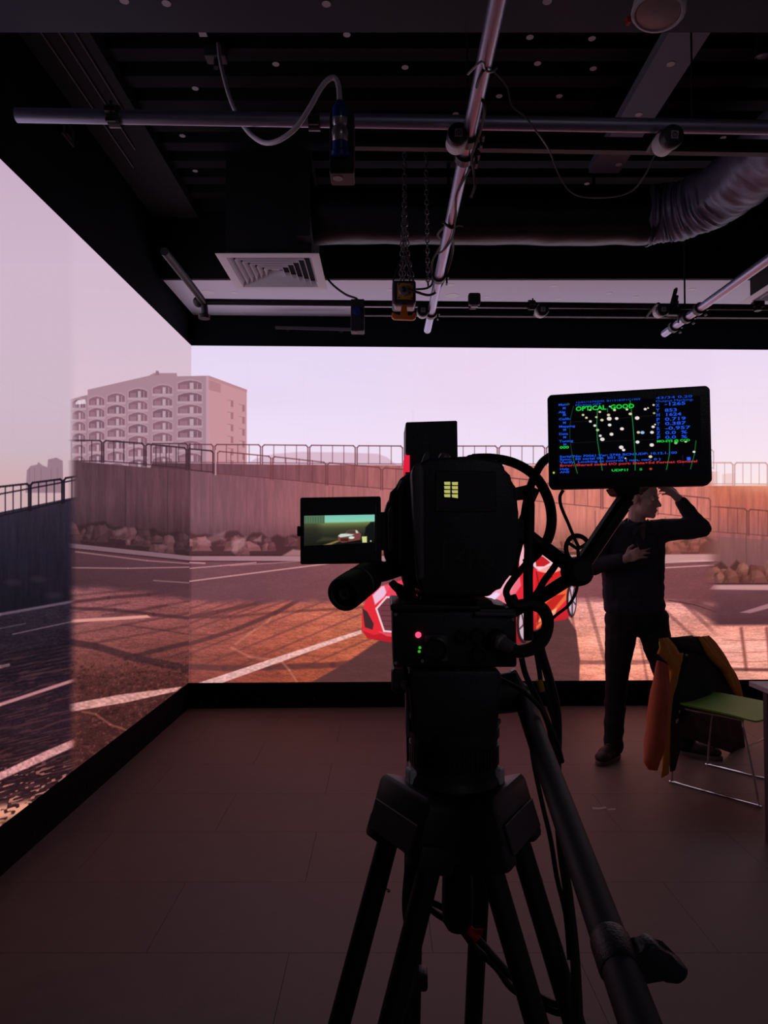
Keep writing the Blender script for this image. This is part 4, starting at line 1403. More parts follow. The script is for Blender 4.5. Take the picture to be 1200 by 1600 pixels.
# hub and the tie-down handle under the bowl
b = MB()
b.lathe([(.046, 0), (.05, -.02), (.04, -.055), (.03, -.06)], (TX, TY, zr0), (0, 0, 1), 32)
b.build('hub', 'black_satin', tri, smooth=True)
zc0, zc1 = P(0, 1285, .83).z, P(0, 1452, .83).z
b = MB()
b.lathe([(.016, .03), (.0165, 0), (.0155, -.03), (.0155, zc1 - zc0 + .075), (.0175, zc1 - zc0 + .070), (.0185, zc1 - zc0 + .03), (.0175, zc1 - zc0 + .010), (.012, zc1 - zc0 + .001), (.004, zc1 - zc0)], (TX + .004, TY, zc0), (0, 0, 1), 28)
b.build('bowl_handle', 'black_rubber', tri, smooth=True)
PHI = math.radians(18.5)
top_z = P(0, 1281, .80).z
for k, deg in enumerate((90, 210, 330)):
    a = math.radians(deg)
    out = Vector((math.cos(a), math.sin(a), 0))
    side = Vector((-math.sin(a), math.cos(a), 0))
    d = out * math.sin(PHI) - Vector((0, 0, 1)) * math.cos(PHI)
    t0_ = Vector((TX, TY, top_z)) + out * .051
    L = (top_z - .028) / math.cos(PHI)
    nrm = out * math.cos(PHI) + Vector((0, 0, 1)) * math.sin(PHI)
    half = .043
    # yoke between the twin tubes: flat cap, side sleeves, plate below
    R = Matrix((side, nrm, -d)).transposed()
    b = MB()
    prof = [(-.052, -.030), (-.054, .026), (-.046, .034), (.046, .034), (.054, .026), (.052, -.030)]
    b.prism([t0_ + R @ Vector((x, -.034, z)) for x, z in prof], R @ Vector((0, .062, 0)), bevel=.005)
    b.build('leg_yoke', 'black_satin', tri, smooth=True)
    MB().prism([t0_ + R @ Vector((x, .0285, z)) for x, z in ((-.045, -.028), (-.045, .004), (.045, .004), (.045, -.028))], R @ Vector((0, .003, 0)), bevel=.001, seg=1).build('yoke_plate', 'black_plastic', tri)
    for s in (-1, 1):
        MB().box(t0_ + R @ Vector((half * s, .002, -.026)), (.028, .050, .030), R, bevel=.006).build('tube_sleeve', 'black_satin', tri, smooth=True)
    for s in (-1, 1):
        p0 = t0_ + side * (half * s) + d * .015
        p1 = t0_ + side * (half * s) + d * .78
        MB().cyl(p0, p1, .0125, seg=16).build('leg', 'black_rubber', tri, smooth=True)
        p0 = t0_ + side * (.028 * s) + d * .0
    MB().cyl(t0_ + d * .72, t0_ + d * (L - .03), .0135, seg=16).build('lower_leg', 'black_satin', tri, smooth=True)
    MB().box(t0_ + d * .78, (.115, .036, .05), R, bevel=.008).build('leg_clamp', 'black_plastic', tri)
    f = t0_ + d * L
    MB().box((f.x, f.y, .016), (.06, .05, .032), Matrix.Rotation(a, 3, 'Z'), bevel=.01).build('foot', 'black_rubber', tri)

for px_, py_, y_, w_ in ((636, 1505, .925, .016), (652, 1528, .925, .026)):
    MB().box(P(px_, py_, y_), (w_, .026, .022), bevel=.004).build('leg_lock', 'black_plastic', tri, smooth=True)

# ------------------------------------------------------------------ fluid head with pan handle
hd = thing('fluid_head', 'black fluid head with a long pan handle, mounted in the tripod bowl', 'tripod head', (TX, TY, zr0 + .07))
zt = P(0, 1044, .79).z
zb = zr0 + .0745
b = MB()
b.px([(660, 1164), (645, 1150), (637, 1060), (640, 1046), (780, 1046), (786, 1060), (777, 1150), (756, 1164)], .785, .885, bevel=.007, seg=3)
b.build('head_body', 'black_plastic', hd, smooth=True)
MB().cyl((TX, TY, zb - .003), (TX, TY, zb + .012), .042, seg=40).build('pan_base', 'black_satin', hd, smooth=True)
q = P(622, 1062, .83)
MB().lathe([(.013, 0), (.015, .004), (.015, .024), (.012, .028)], q + Vector((.02, 0, 0)), (-1, 0, 0), 20).build('drag_knob', 'black_rubber', hd, smooth=True)
q = P(641, 1066, .81)
MB().cyl(q, q + Vector((-.006, -.014, .0)), .006, seg=12).build('level_bubble', 'grey_metal', hd, smooth=True)
q = P(640, 1085, .80)
MB().box(q + Vector((-.002, .02, -.02)), (.004, .05, .055), bevel=.001, seg=1).build('tilt_scale', 'grey_guard', hd)
# rosette and handle
h0, h1 = P(812, 1078, .87), P(1004, 1612, .36)
q = P(793, 1082, .855)
MB().lathe([(.022, -.03), (.024, 0), (.024, .012), (.018, .016)], q, (1, 0, .15), 28).build('rosette', 'black_satin', hd, smooth=True)
MB().prism([P(798, 1050, .85), P(806, 1046, .85), P(834, 1096, .83), P(826, 1102, .83)], (0, .012, 0), bevel=.001, seg=1).build('handle_lever', 'grey_metal', hd)
dh = (h1 - h0).normalized()
MB().cyl(h0, h0 + dh * .60, .0108, seg=20).build('pan_handle', mat('handle_tube', (.022, .022, .028), .6, scale=25), hd, smooth=True)
cl = P(965, 1525, .41)
MB().lathe([(.0112, 0), (.0120, .003), (.0120, .024), (.0112, .027)], h0 + dh * .447, dh, 24).build('clamp_collar', 'black_plastic', hd, smooth=True)
MB().px([(968, 1500), (990, 1500), (1004, 1486), (1018, 1476), (1030, 1480), (1046, 1498), (1079, 1517), (1074, 1532), (1062, 1541), (1040, 1538), (1022, 1527), (1008, 1544), (985, 1558), (966, 1545)], .405, .419, bevel=.004).build('clamp_wing', 'black_plastic', hd, smooth=True)

# ------------------------------------------------------------------ camera plate and connector box
bx = thing('connector_box', 'black box with round sockets and a red light between head and camera', 'control box', P(709, 1044, .80))
MB().px([(612, 951), (807, 951), (808, 1043), (614, 1043)], .79, .905, bevel=.003).build('case', 'black_plastic', bx, smooth=True)
MB().px([(610, 944), (752, 947), (752, 955), (610, 955)], .785, .90, bevel=.002).build('top_plate', 'black_metal', bx)
MB().px([(742, 956), (806, 958), (806, 963), (742, 962)], .783, .90, bevel=.001).build('side_plate', 'grey_guard', bx)
MB().px([(744, 938), (768, 938), (770, 945), (790, 947), (790, 952), (744, 952)], .80, .90, bevel=.001).build('dovetail', 'black_metal', bx)
MB().px([(613, 1046), (632, 1048), (632, 1078), (613, 1078)], .80, .84, bevel=.002).build('side_catch', 'black_plastic', bx)
q = P(653.5, 992, .789)
MB().ell(q, (.0034, .003, .0034)).build('red_lamp', glow('lamp_red', srgb((255, 70, 110)), 1.6), bx, smooth=True)
for a, b_ in ((656, 1012), (655, 1018)):
    MB().ell(P(a, b_, .789), (.0016, .0014, .0016), None, 10, 6).build('green_lamp', glow('lamp_green', srgb((70, 190, 40)), .8), bx)
def socket(px_, py_, r, y=.789):
    q = P(px_, py_, y)
    MB().lathe([(r, 0), (r, .006), (r * .82, .007), (r * .78, .002), (r * .3, .002), (r * .28, .005), (.0005, .005)], q, (0, -1, 0), 24, cap=False).build('socket', 'black_metal', bx, smooth=True)
MB().px([(664, 993), (699, 993), (699, 1034), (664, 1034)], .787, .79, bevel=.001, seg=1).build('socket_plate', 'grey_guard', bx)
socket(681, 1013, .0135, .787)
for a, b_, r in ((721, 994, .007), (747, 993, .0085), (748, 1022, .0085), (775, 996, .010)):
    socket(a, b_, r)
for a, b_ in ((618, 960), (802, 968), (618, 1036), (660, 1033)):
    MB().cyl(P(a, b_, .790), P(a, b_, .7875), .002, seg=8).build('screw', 'grey_metal', bx)
# ------------------------------------------------------------------ cinema camera
cm = thing('cinema_camera', 'black cinema camera with viewfinder and fold-out screen, seen from behind', 'camera', P(709, 945, .90))
MB().px([(645, 735), (790, 735), (800, 780), (800, 900), (770, 925), (660, 925)], .862, 1.06, bevel=.006).build('body', 'black_plastic', cm, smooth=True)
MB().px([(650, 922), (640, 905), (607, 885), (599, 868), (599, 802), (604, 785), (614, 772), (624, 748), (640, 738), (655, 735), (660, 920)], .872, 1.02, bevel=.004).build('side_panel', 'black_satin', cm, smooth=True)
for pts in ([(620, 765), (628, 748), (632, 752), (632, 880), (622, 890)], [(606, 800), (611, 790), (616, 796), (616, 860), (607, 862)]):
    MB().px(pts, .866, .90, bevel=.002).build('panel_step', 'grey_guard', cm)
MB().px([(664, 925), (742, 925), (742, 948), (660, 946), (655, 935)], .82, 1.0, bevel=.003).build('base', 'black_metal', cm)
MB().px([(628, 905), (646, 905), (654, 944), (640, 944)], .85, .95, bevel=.002).build('base_bracket', 'black_metal', cm)
lz = P(720, 840, 1.06)
MB().lathe([(.05, 0), (.052, .01), (.046, .015), (.046, .06), (.049, .065), (.049, .10), (.055, .11), (.055, .16), (.05, .165)], lz, (0, 1, 0), 36).build('lens', 'black_satin', cm, smooth=True)
MB().lathe([(.044, 0), (.02, .006), (.001, .008)], lz + Vector((0, .16, 0)), (0, 1, 0), 30, cap=False).build('front_glass', 'glass_dark', cm, smooth=True)
# top fittings
MB().px([(656, 728), (664, 708), (668, 703), (671, 712), (672, 730)], .93, .95, bevel=.002).build('top_bracket', 'grey_guard', cm)
q = P(690, 712, .93)
MB().lathe([(.008, 0), (.009, .004), (.007, .014), (.004, .016)], q - Vector((0, 0, .012)), (.4, -.2, 1), 16).build('thumb_screw', 'grey_metal', cm, smooth=True)
MB().px([(726, 722), (730, 711), (742, 709), (748, 713), (750, 722)], .87, .90, bevel=.002).build('top_knob', 'black_rubber', cm)
MB().tube([P(672, 722, .92), P(690, 719, .96), P(705, 716, 1.0)], .005, 8).build('top_rod', 'black_metal', cm)
# cage on the right
for pts, y in (([(795, 764), (830, 756), (838, 764), (838, 778), (800, 782)], .84), ([(800, 812), (824, 812), (832, 840), (826, 852), (800, 838)], .84)):
    MB().px(pts, y, y + .03, bevel=.002).build('cage_arm', 'black_metal', cm)
MB().tube([P(812, 770, .85), P(827, 768, .84), P(828, 790, .84), P(827, 850, .84), P(825, 900, .84), P(826, 1000, .84)], .006, 10).build('cage_post', 'black_metal', cm, smooth=True)
MB().tube([P(838, 764, .87), P(826, 790, .87), P(815, 815, .87), P(808, 830, .87)], .005, 10).build('cage_strut', 'black_metal', cm, smooth=True)
# eyepiece
f0, f1, f2, f3 = P(535, 930, .775), P(556, 915, .80), P(577, 900, .83), P(622, 886, .88)
ax_ = (f2 - f0).normalized()
MB().lathe([(.0155, .004), (.0185, 0), (.0195, .003), (.0198, .012), (.0195, .03), (.0175, .038), (.0172, .044), (.0188, .047), (.0185, .060), (.014, .066), (.012, .09)], f0, ax_, 36).build('viewfinder', 'black_rubber', cm, smooth=True)
MB().lathe([(.0155, .002), (.0145, .010), (.006, .011), (.006, .004), (.0005, .006)], f0 - ax_ * .001, ax_, 28, cap=False).build('eyepiece_lens', 'grey_guard', cm, smooth=True)
MB().ring(f0 + ax_ * .04, ax_, .0176, .0016, 30, 6).build('focus_ring', 'grey_guard', cm, smooth=True)
MB().tube([f2 + ax_ * .01, P(600, 893, .86), f3, P(640, 880, .90)], .012, 14, 3).build('viewfinder_arm', 'black_metal', cm, smooth=True)
MB().px([(576, 884), (590, 880), (600, 886), (598, 893), (580, 892)], .84, .87, bevel=.002).build('viewfinder_joint', 'grey_guard', cm)
MB().px([(606, 912), (615, 906), (627, 918), (634, 914), (640, 938), (630, 944), (622, 928), (614, 922)], .86, .88, bevel=.002).build('viewfinder_clamp', 'black_metal', cm)
# fold-out screen
MB().px([(468.7, 777.4), (594.9, 775.4), (596.5, 880.3), (469, 882)], .842, .857, bevel=.002).build('fold_out_screen', 'black_plastic', cm)
MB().px([(464, 822), (469, 822), (469, 838), (464, 838)], .845, .855, bevel=.001, seg=1).build('screen_latch', 'black_metal', cm)
MB().px([(594, 800), (604, 800), (604, 860), (594, 860)], .85, .87, bevel=.001, seg=1).build('screen_hinge', 'black_metal', cm)
MB().px([(586.5, 786), (588.2, 786), (588.2, 862), (586.5, 862)], .8412, .842).build('screen_edge', 'grey_guard', cm)
lw, lh = 220, 92
xx, yy = np.meshgrid((np.arange(lw) + .5) / lw * 110, (np.arange(lh) + .5) / lh * 46)
p = Paint(xx, yy)
p.img[:] = ramp(yy, [(0, (120, 196, 178)), (10, (132, 206, 176)), (12.5, (112, 124, 70)), (20, (66, 68, 46)), (30, (42, 44, 34)), (46, (24, 24, 22))])
p.mix((70, 88, 60), .75 * (xx < 32) * (yy < 12))
for x in range(2, 32, 4):
    p.line([(x, 2), (x, 11)], 1, (52, 66, 48), .6)
p.mix((30, 32, 28), .5 * (1 - sstep(14, 34, xx)) * (yy > 12))
p.poly([(30, 46), (50, 40), (56, 38), (56, 41), (42, 46)], (150, 130, 70), .9, 2)
p.poly([(30, 33), (56, 36), (56, 39), (20, 40)], (70, 66, 42), .7, 4)
p.poly([(52, 33), (56, 29), (64, 28), (68, 24), (82, 23), (86, 27), (89, 31), (88, 40), (80, 44), (60, 44), (54, 41)], (118, 62, 58))
p.poly([(53, 32), (57, 29), (66, 29), (78, 31), (74, 33), (56, 35)], (196, 226, 214), .95, 1.5)
p.poly([(66, 28), (69, 25), (79, 24.5), (80, 29)], (60, 62, 50))
p.poly([(80, 24), (83, 25), (85, 29), (81, 29)], (188, 218, 200))
p.oval(74, 36, 4.5, 2.2, (206, 236, 224), .95)
p.poly([(56, 36), (69, 37), (69, 42), (57, 41)], (64, 34, 34))
p.oval(55.5, 37.5, 1.6, 3, (130, 60, 56))
p.poly([(60, 44), (88, 40), (90, 46), (56, 46)], (18, 18, 16))
p.poly([(96, 20), (104, 12), (110, 12), (110, 46), (98, 46), (94, 34)], (16, 18, 18), .95, 2)
p.poly([(90, 35), (98, 35), (98, 45), (91, 45)], (206, 214, 140))
p.oval(104, 43, 1.2, 1.2, (200, 214, 170))
def screen_quad(name, corners, m, parent):
    me = bpy.data.meshes.new(name)
    o_ = ORG.get(parent.name, Vector())
    me.from_pydata([tuple(c - o_) for c in corners], [], [(0, 1, 2, 3)])
    uv = me.uv_layers.new(name='UVMap')
    for i, q_ in enumerate(((0, 0), (1, 0), (1, 1), (0, 1))):
        uv.data[i].uv = q_
    me.materials.append(m)
    ob = bpy.data.objects.new(name, me)
    col.objects.link(ob)
    ob.parent = parent
    return ob
screen_quad('screen_image', [P(475, 853, .8416), P(585.4, 848, .8416), P(585.4, 804, .8416), P(475.3, 806, .8416)], screen_mat('fold_out_picture', p.img), cm)

# tracking sensor on top
ts = thing('tracking_sensor', 'plain black box with a red side stripe standing on top of the camera', 'sensor box', P(672, 735, 1.0))
MB().px([(634, 659.5), (714.5, 657), (716, 760), (634, 760)], .985, 1.085, bevel=.0015, seg=1).build('case', 'black_plastic', ts)
x0 = P(634, 0, .985).x
zA, zB = P(0, 711, .99).z, P(0, 737, .99).z
MB().box((x0 - .0006, 1.03, (zA + zB) / 2), (.002, .092, zA - zB)).box((x0 + .0022, .9842, (zA + zB) / 2 - .001), (.0052, .002, zA - zB)).build('side_stripe', glow('stripe_glow', srgb((224, 30, 62)), 1.0), ts)  # red stripe given an emissive colour
q = (x0 + .035, 1.035, P(0, 659, .985).z)
MB().lathe([(.02, -.002), (.02, .004), (.016, .005), (.001, .006)], q, (0, 0, 1), 24, cap=False).build('sensor_lens', 'glass_dark', ts, smooth=True)
MB().px([(645, 757), (705, 757), (705, 766), (645, 766)], 1.0, 1.05, bevel=.001, seg=1).build('shoe', 'black_metal', ts)

# battery on the back of the camera
bt = thing('camera_battery', 'big black battery brick with faint number 146 on the back of the camera', 'battery', P(728, 935, .82))
out = [(651, 905), (648, 735), (656, 722), (668, 716), (735, 712), (780, 719), (789, 728), (791, 746), (808, 760), (810, 800), (813, 880), (800, 892), (777, 916), (768, 932), (662, 935)]
MB().px(out, .805, .860, bevel=.005, seg=3).build('case', 'black_plastic', bt, smooth=True)
MB().px([(643, 740), (645, 728), (655, 722), (662, 728), (663, 905), (652, 908), (647, 820)], .798, .85, bevel=.004, seg=3).build('edge_guard', 'grey_guard', bt, smooth=True)
MB().px([(680, 735), (775, 737), (776, 800), (680, 800)], .8035, .8055, bevel=.001, seg=1).build('label_panel', 'black_satin', bt)
MB().px([(692, 751), (718, 751), (718, 783), (692, 778)], .802, .804, bevel=.0005, seg=1).build('reflection_pane', 'glass_dark', bt)  # dark pane under the made-up window reflection
yg = glow('reflection_yellow', srgb((196, 196, 110)), .85)  # glowing bars stand in for a lit window mirrored in the battery
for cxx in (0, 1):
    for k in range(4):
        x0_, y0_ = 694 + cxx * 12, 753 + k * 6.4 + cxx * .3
        MB().px([(x0_, y0_), (x0_ + 9.5, y0_ - .2), (x0_ + 9.5, y0_ + 4.6 + (cxx * 1.2 if k == 3 else 0)), (x0_ + .6, y0_ + 4.4)], .8014, .802).build('reflection_bar', yg, bt)


def text(s, loc, right_, up_, size, m, parent, name='lettering', bold=0.0):
    cu = bpy.data.curves.new(name, 'FONT')
    cu.body = s
    cu.size = size
    cu.resolution_u = 2
    cu.offset = bold
    ob = bpy.data.objects.new('tmp', cu)
    me = bpy.data.meshes.new_from_object(ob)
    bpy.data.objects.remove(ob)
    bpy.data.curves.remove(cu)
    r_ = Vector(right_).normalized()
    n_ = r_.cross(Vector(up_)).normalized()
    u_ = n_.cross(r_)
    M = Matrix.Translation(Vector(loc) - ORG.get(parent.name, Vector())) @ Matrix((r_, u_, n_)).transposed().to_4x4()
    me.transform(M)
    me.name = name
    me.materials.clear()
    me.materials.append(m)
    o_ = bpy.data.objects.new(name, me)
    col.objects.link(o_)
    o_.parent = parent
    return o_


text('146', P(679, 890, .8044), (1, 0, 0), (0, 0, 1), .047, MATS['print_dim'], bt)
text('V-MOUNT', P(698, 800, .8034), (1, 0, 0), (0, 0, 1), .0075, MATS['print_dim'], bt)

# ------------------------------------------------------------------ field monitor
TLm, TRm, BLm, BRm = P(855.5, 617, .80), P(1109, 602, .755), P(857, 764.5, .80), P(1113.5, 758, .755)
um = (TRm - TLm + BRm - BLm).normalized()
vm = ((BLm - TLm) + (BRm - TRm)).normalized()
vm = (vm - um * vm.dot(um)).normalized()
nm = um.cross(-vm).normalized()             # towards the viewer
if nm.y > 0:
    nm = -nm
cmn = (TLm + TRm + BLm + BRm) / 4
Wm = ((TRm - TLm).length + (BRm - BLm).length) / 2
Hm = ((BLm - TLm).length + (BRm - TRm).length) / 2
mon = thing('field_monitor', 'black monitor showing green OPTICAL GOOD and blue data, held on an arm', 'monitor', cmn + vm * Hm / 2)


def mp(u, v, lift=0.0):
    """u, v in 0..1 across the monitor face"""
    return cmn + um * ((u - .5) * Wm) + vm * ((v - .5) * Hm) + nm * lift


ch = .02
b = MB()
b.prism([mp(ch, 0), mp(1 - ch, 0), mp(1, ch * 1.7), mp(1, 1 - .05), mp(1 - .028, 1), mp(ch, 1), mp(0, 1 - ch * 1.7), mp(0, ch * 1.7)], -nm * .022, bevel=.0015, seg=2)
b.build('case', 'black_plastic', mon, smooth=True)
b = MB()
b.prism([mp(.06, .10, .0002), mp(.94, .10, .0002), mp(.94, .90, .0002), mp(.06, .90, .0002)], nm * .0003)
b.build('screen_glass', 'glass_dark', mon)


def cuv(cx, cy):
    u = (cx - 62) / (1121 - 62)
    top = 112 - 64 * u
    bot = 722 - 24 * u
    return u, (cy - top) / (bot - top)


gw, gh = 520, 300
uu, vv = np.meshgrid((np.arange(gw) + .5) / gw, (np.arange(gh) + .5) / gh)
U_, V_ = .06 + .88 * uu, .10 + .80 * vv
cxg = 62 + U_ * 1059
cyg = (112 - 64 * U_) + V_ * ((722 - 24 * U_) - (112 - 64 * U_))
p = Paint(cxg, cyg)
p.img[:] = (4, 4, 7)
gl = (28, 128, 62)
p.line([(240, 185), (222, 250), (212, 330), (212, 400), (225, 500), (258, 620)], 5, (24, 62, 40), .9, 3)
p.line([(225, 500), (258, 620)], 5, gl, .8, 3)
p.line([(400, 200), (393, 300), (395, 400), (408, 500), (424, 600)], 6, gl, .95, 3)
p.line([(615, 150), (628, 280), (636, 420), (640, 500), (638, 600)], 6, gl, .95, 3)
p.line([(862, 410), (858, 500), (838, 596)], 6, gl, .9, 3)
p.line([(1026, 410), (1014, 500), (988, 592)], 6, gl, .75, 3)
p.line([(466, 200), (466, 222)], 6, gl, .9, 3)
p.line([(205, 290), (420, 275), (640, 255), (760, 245)], 3, (30, 30, 30), .8, 3)
p.line([(215, 425), (480, 412), (760, 402)], 3, (30, 30, 30), .8, 3)
wd, yd = (236, 226, 222), (222, 210, 160)
for a, b_, r, c in ((350, 210, 7, yd), (415, 222, 9, yd), (303, 242, 9, yd), (325, 260, 9, yd), (351, 284, 10, wd), (380, 311, 10, wd), (391, 256, 8, yd), (428, 275, 11, yd), (398, 340, 11, (170, 200, 130)), (415, 377, 10, wd), (428, 400, 15, wd), (472, 242, 11, yd), (476, 266, 16, wd), (525, 265, 12, wd), (478, 307, 12, wd), (558, 332, 13, wd), (489, 367, 13, wd), (512, 210, 10, yd), (593, 206, 9, yd), (614, 235, 11, yd), (658, 262, 15, wd), (711, 204, 10, wd), (729, 197, 6, wd), (765, 177, 8, yd), (767, 230, 8, (170, 200, 120)), (551, 452, 15, wd), (566, 469, 11, wd), (577, 523, 6, wd), (664, 355, 11, yd), (690, 356, 13, (150, 190, 240)), (772, 304, 6, wd), (759, 319, 11, wd), (751, 355, 12, wd), (657, 418, 13, wd), (748, 437, 14, wd), (738, 513, 12, yd), (900, 424, 11, (130, 190, 110)), (962, 416, 8, yd), (1012, 482, 9, wd), (482, 187, 7, (170, 200, 230)), (738, 592, 10, (190, 50, 45)), (205, 172, 10, (60, 60, 50))):
    p.oval(a, b_, r, r * .78, c, 1, 3)
p.poly([(966, 516), (990, 515), (991, 538), (967, 539)], (40, 90, 240), 1, 3)
p.line([(940, 505), (942, 570)], 3, (50, 30, 120), .8, 3)
m_ = screen_mat('monitor_picture', p.img)
screen_quad('screen_image', [mp(.06, .90, .0008), mp(.94, .90, .0008), mp(.94, .10, .0008), mp(.06, .10, .0008)], m_, mon)
BLUE, GREEN, RED = glow('text_blue', srgb((30, 84, 226)), 1), glow('text_green', srgb((28, 214, 60)), 1), glow('text_red', srgb((206, 48, 50)), 1)
SC = Wm / 1059.0


def mt(s, cx, cy, h, m, stretch_to=None, bold=.0):
    """a line of screen text whose baseline starts at survey point (cx, cy)"""
    u, v = cuv(cx, cy)
    ob = text(s, mp(u, v, .0012), um, -vm, h * SC / .70, m, mon, 'screen_text', bold)
    if stretch_to:
        u2, v2 = cuv(stretch_to, cy)
        o_ = mp(u, v, .0012) - ORG[mon.name]
        xs = [(Vector(w.co) - o_).dot(um) for w in ob.data.vertices]
        k = (u2 - u) * Wm / max(1e-6, max(xs))
        for w in ob.data.vertices:
            dx = (Vector(w.co) - o_).dot(um)
            w.co = Vector(w.co) + um * (dx * (k - 1))
    return ob


for s, cy, x1 in (('Main', 184, 198), ('Alg', 232, 184), ('Calib', 277, 216), ('Mapping', 325, 248), ('Data', 373, 200), ('Tuning', 420, 234)):
    mt(s, 138, cy, 15, BLUE, x1, .00008)
for cy in (206, 250, 300, 346, 394, 441):
    mt('M', 166, cy, 15, BLUE, 186, .00008)
mt('000', 141, 461, 17, GREEN, 204, .0001)
mt('12/01/16743M3, B1131B3F1C1005', 254, 168, 12, BLUE, 680)
mt('Marking OFF', 252, 186, 13, BLUE, 425)
mt('OPTICAL  GOOD', 254, 217, 30, GREEN, 640, .0002)
mt('43/34 0.20', 780, 140, 16, BLUE, 1008)
mt('Output Marking:', 778, 160, 14, BLUE, 1014)
for s, cy, x1 in (('-1265', 178, 965), ('853', 218, 911), ('1624', 246, 938), ('0.719', 276, 966), ('0.387', 305, 966), ('-0.957', 335, 994), ('0.0  %', 364, 972), ('0.0  %', 394, 972)):
    mt(s, 834, cy + 4, 21, BLUE, x1, .0001)
for s, cy in zip('XYHPTRZF', (188, 219, 250, 281, 309, 339, 368, 397)):
    mt(s, 780, cy + 2, 21, BLUE, 802, .0001)
mt('MO-SYS @ CCD', 780, 421, 15, GREEN, 988, .0001)
mt('Serial No: F0061 Ver: 2746 BCN UDP: 10.12.1.100', 140, 520, 15, BLUE, 906, .00008)
mt('Sync:  50 serial 0%  501 20', 140, 538, 15, BLUE, 566, .00008)
mt('Verify  Looking at coords ( nan, nan, 0 )', 140, 557, 15, BLUE, 802, .00008)
mt('Error: Shared serial I/O port: Data+5d Format General', 140, 577, 15, RED, 1030, .00008)
mt('Help', 140, 599, 14, BLUE, 202, .00008)
mt('ANS', 140, 619, 14, BLUE, 204, .00008)
mt('UDP1?', 484, 608, 15, GREEN, 594, .00008)
mt('S', 664, 602, 15, GREEN, 684)
u, v = cuv(98, 616)
MB().ell(mp(u, v, .001), (.0012, .001, .0012), None, 10, 6).build('power_lamp', glow('lamp_lime', srgb((170, 210, 70)), 1), mon)
text('MONITOR', mp(.44, .975, .0006), um, -vm, .006, MATS['print_dim'], mon)
# bracket and arm
MB().prism([P(958, 762, .775), P(1002, 760, .765), P(1000, 772, .765), P(984, 776, .77), P(966, 774, .775)], (0, .03, 0), bevel=.002).build('mount', 'black_metal', mon)
am = thing('monitor_arm', 'black articulated arm holding the monitor, with a big round joint', 'monitor arm', P(900, 893, .82))
A0, A1 = P(980, 778, .79), P(903, 892, .82)
MB().cyl(A0, A0.lerp(A1, .28), .0085, seg=20).build('upper_joint', 'black_rubber', am, smooth=True)
MB().ell(A0 + Vector((0, 0, .003)), (.008, .008, .008)).build('ball_joint', 'black_metal', am, smooth=True)
MB().cyl(A0.lerp(A1, .1), A1, .0095, seg=22).build('upper_tube', mat('tube_gloss', (.10, .10, .13), .28, .9, scale=20), am, smooth=True)
da = (A1 - A0).normalized()
MB().box(A0.lerp(A1, .42) + Vector((-.0078, -.0035, .005)), (.0024, .004, .105), frame_z(da), bevel=.0006, seg=1).build('tube_glint', 'white_plastic', am)  # pale strip stands in for the LED wall's reflection along the tube
MB().lathe([(.012, -.012), (.0165, -.008), (.0175, 0), (.0165, .010), (.012, .014)], P(901, 893, .815), (.25, -1, .1), 28).build('centre_knob', 'black_rubber', am, smooth=True)
MB().ring(P(903, 858, .81), (.3, -1, .1), .0155, .0028, 28, 8).build('lock_wheel', 'black_rubber', am, smooth=True)
for k in range(3):
    a = k * 2.094 + .5
    q = P(903, 858, .81)
    Fm = frame_z(Vector((.3, -1, .1)))
    MB().cyl(q, q + Fm @ Vector((.015 * math.cos(a), .015 * math.sin(a), 0)), .002, seg=8).build('wheel_spoke', 'black_rubber', am)
MB().cyl(P(901, 893, .82), P(846, 852, .84), .0085, seg=18).build('lower_tube', 'black_metal', am, smooth=True)
MB().cyl(P(846, 852, .84), P(806, 820, .85), .0075, seg=18).build('lower_joint', 'black_metal', am, smooth=True)
MB().cyl(P(896, 900, .83), P(840, 936, .85), .008, seg=16).cyl(P(840, 936, .85), P(790, 965, .86), .006, seg=16).build('support_tube', 'black_metal', am, smooth=True)

# ------------------------------------------------------------------ cables of the rig
def pc(*pts):
    return [P(*q) for q in pts]


G = 'cables around the camera rig'
cable('camera_cable', pc((740, 716, .90), (770, 716, .88), (805, 724, .87), (836, 744, .86), (856, 778, .85), (862, 812, .85), (856, 842, .85), (840, 864, .86), (822, 880, .87)), .0062, 'thick black cable arching from the camera top down its right side', group=G)
cable('camera_cable', pc((862, 712, .83), (848, 722, .84), (838, 738, .85), (829, 760, .86), (822, 790, .865), (816, 830, .87), (806, 870, .87), (802, 900, .87)), .0052, 'black cable from the left edge of the monitor down to the camera side', group=G)
cable('camera_cable', pc((880, 766, .80), (875, 776, .80), (877, 792, .80), (888, 818, .81), (898, 842, .82), (905, 856, .825)), .0020, 'thin cable hanging from the monitor bottom into the arm joint', group=G)
cable('camera_cable', pc((880, 862, .84), (866, 886, .84), (850, 908, .84), (838, 928, .84), (818, 944, .85), (800, 940, .86), (791, 925, .86), (802, 905, .86), (826, 876, .86), (838, 852, .86)), .0042, 'looped black cable under the monitor arm', group=G)
cable('camera_cable', pc((797, 932, .80), (806, 946, .80), (830, 944, .80), (848, 952, .80), (856, 972, .79), (850, 996, .78), (834, 1012, .775), (812, 1018, .77), (800, 1014, .77)), .0072, 'fat black hose curving into the silver plug of the connector box', group=G)
q0, q1 = P(772, 997, .787), P(804, 1016, .77)
t = thing('cable_plug', 'silver round plug pushed into the connector box on its right', 'plug', q0)
MB().lathe([(.0095, 0), (.0105, .004), (.0095, .010), (.0075, .012), (.0072, .028), (.0065, .030)], q0, q1 - q0, 24).build('shell', 'grey_metal', t, smooth=True)
MB().lathe([(.0118, .0), (.0118, .006), (.0105, .008)], q0, q1 - q0, 24, cap=False).build('lock_ring', 'black_metal', t, smooth=True)
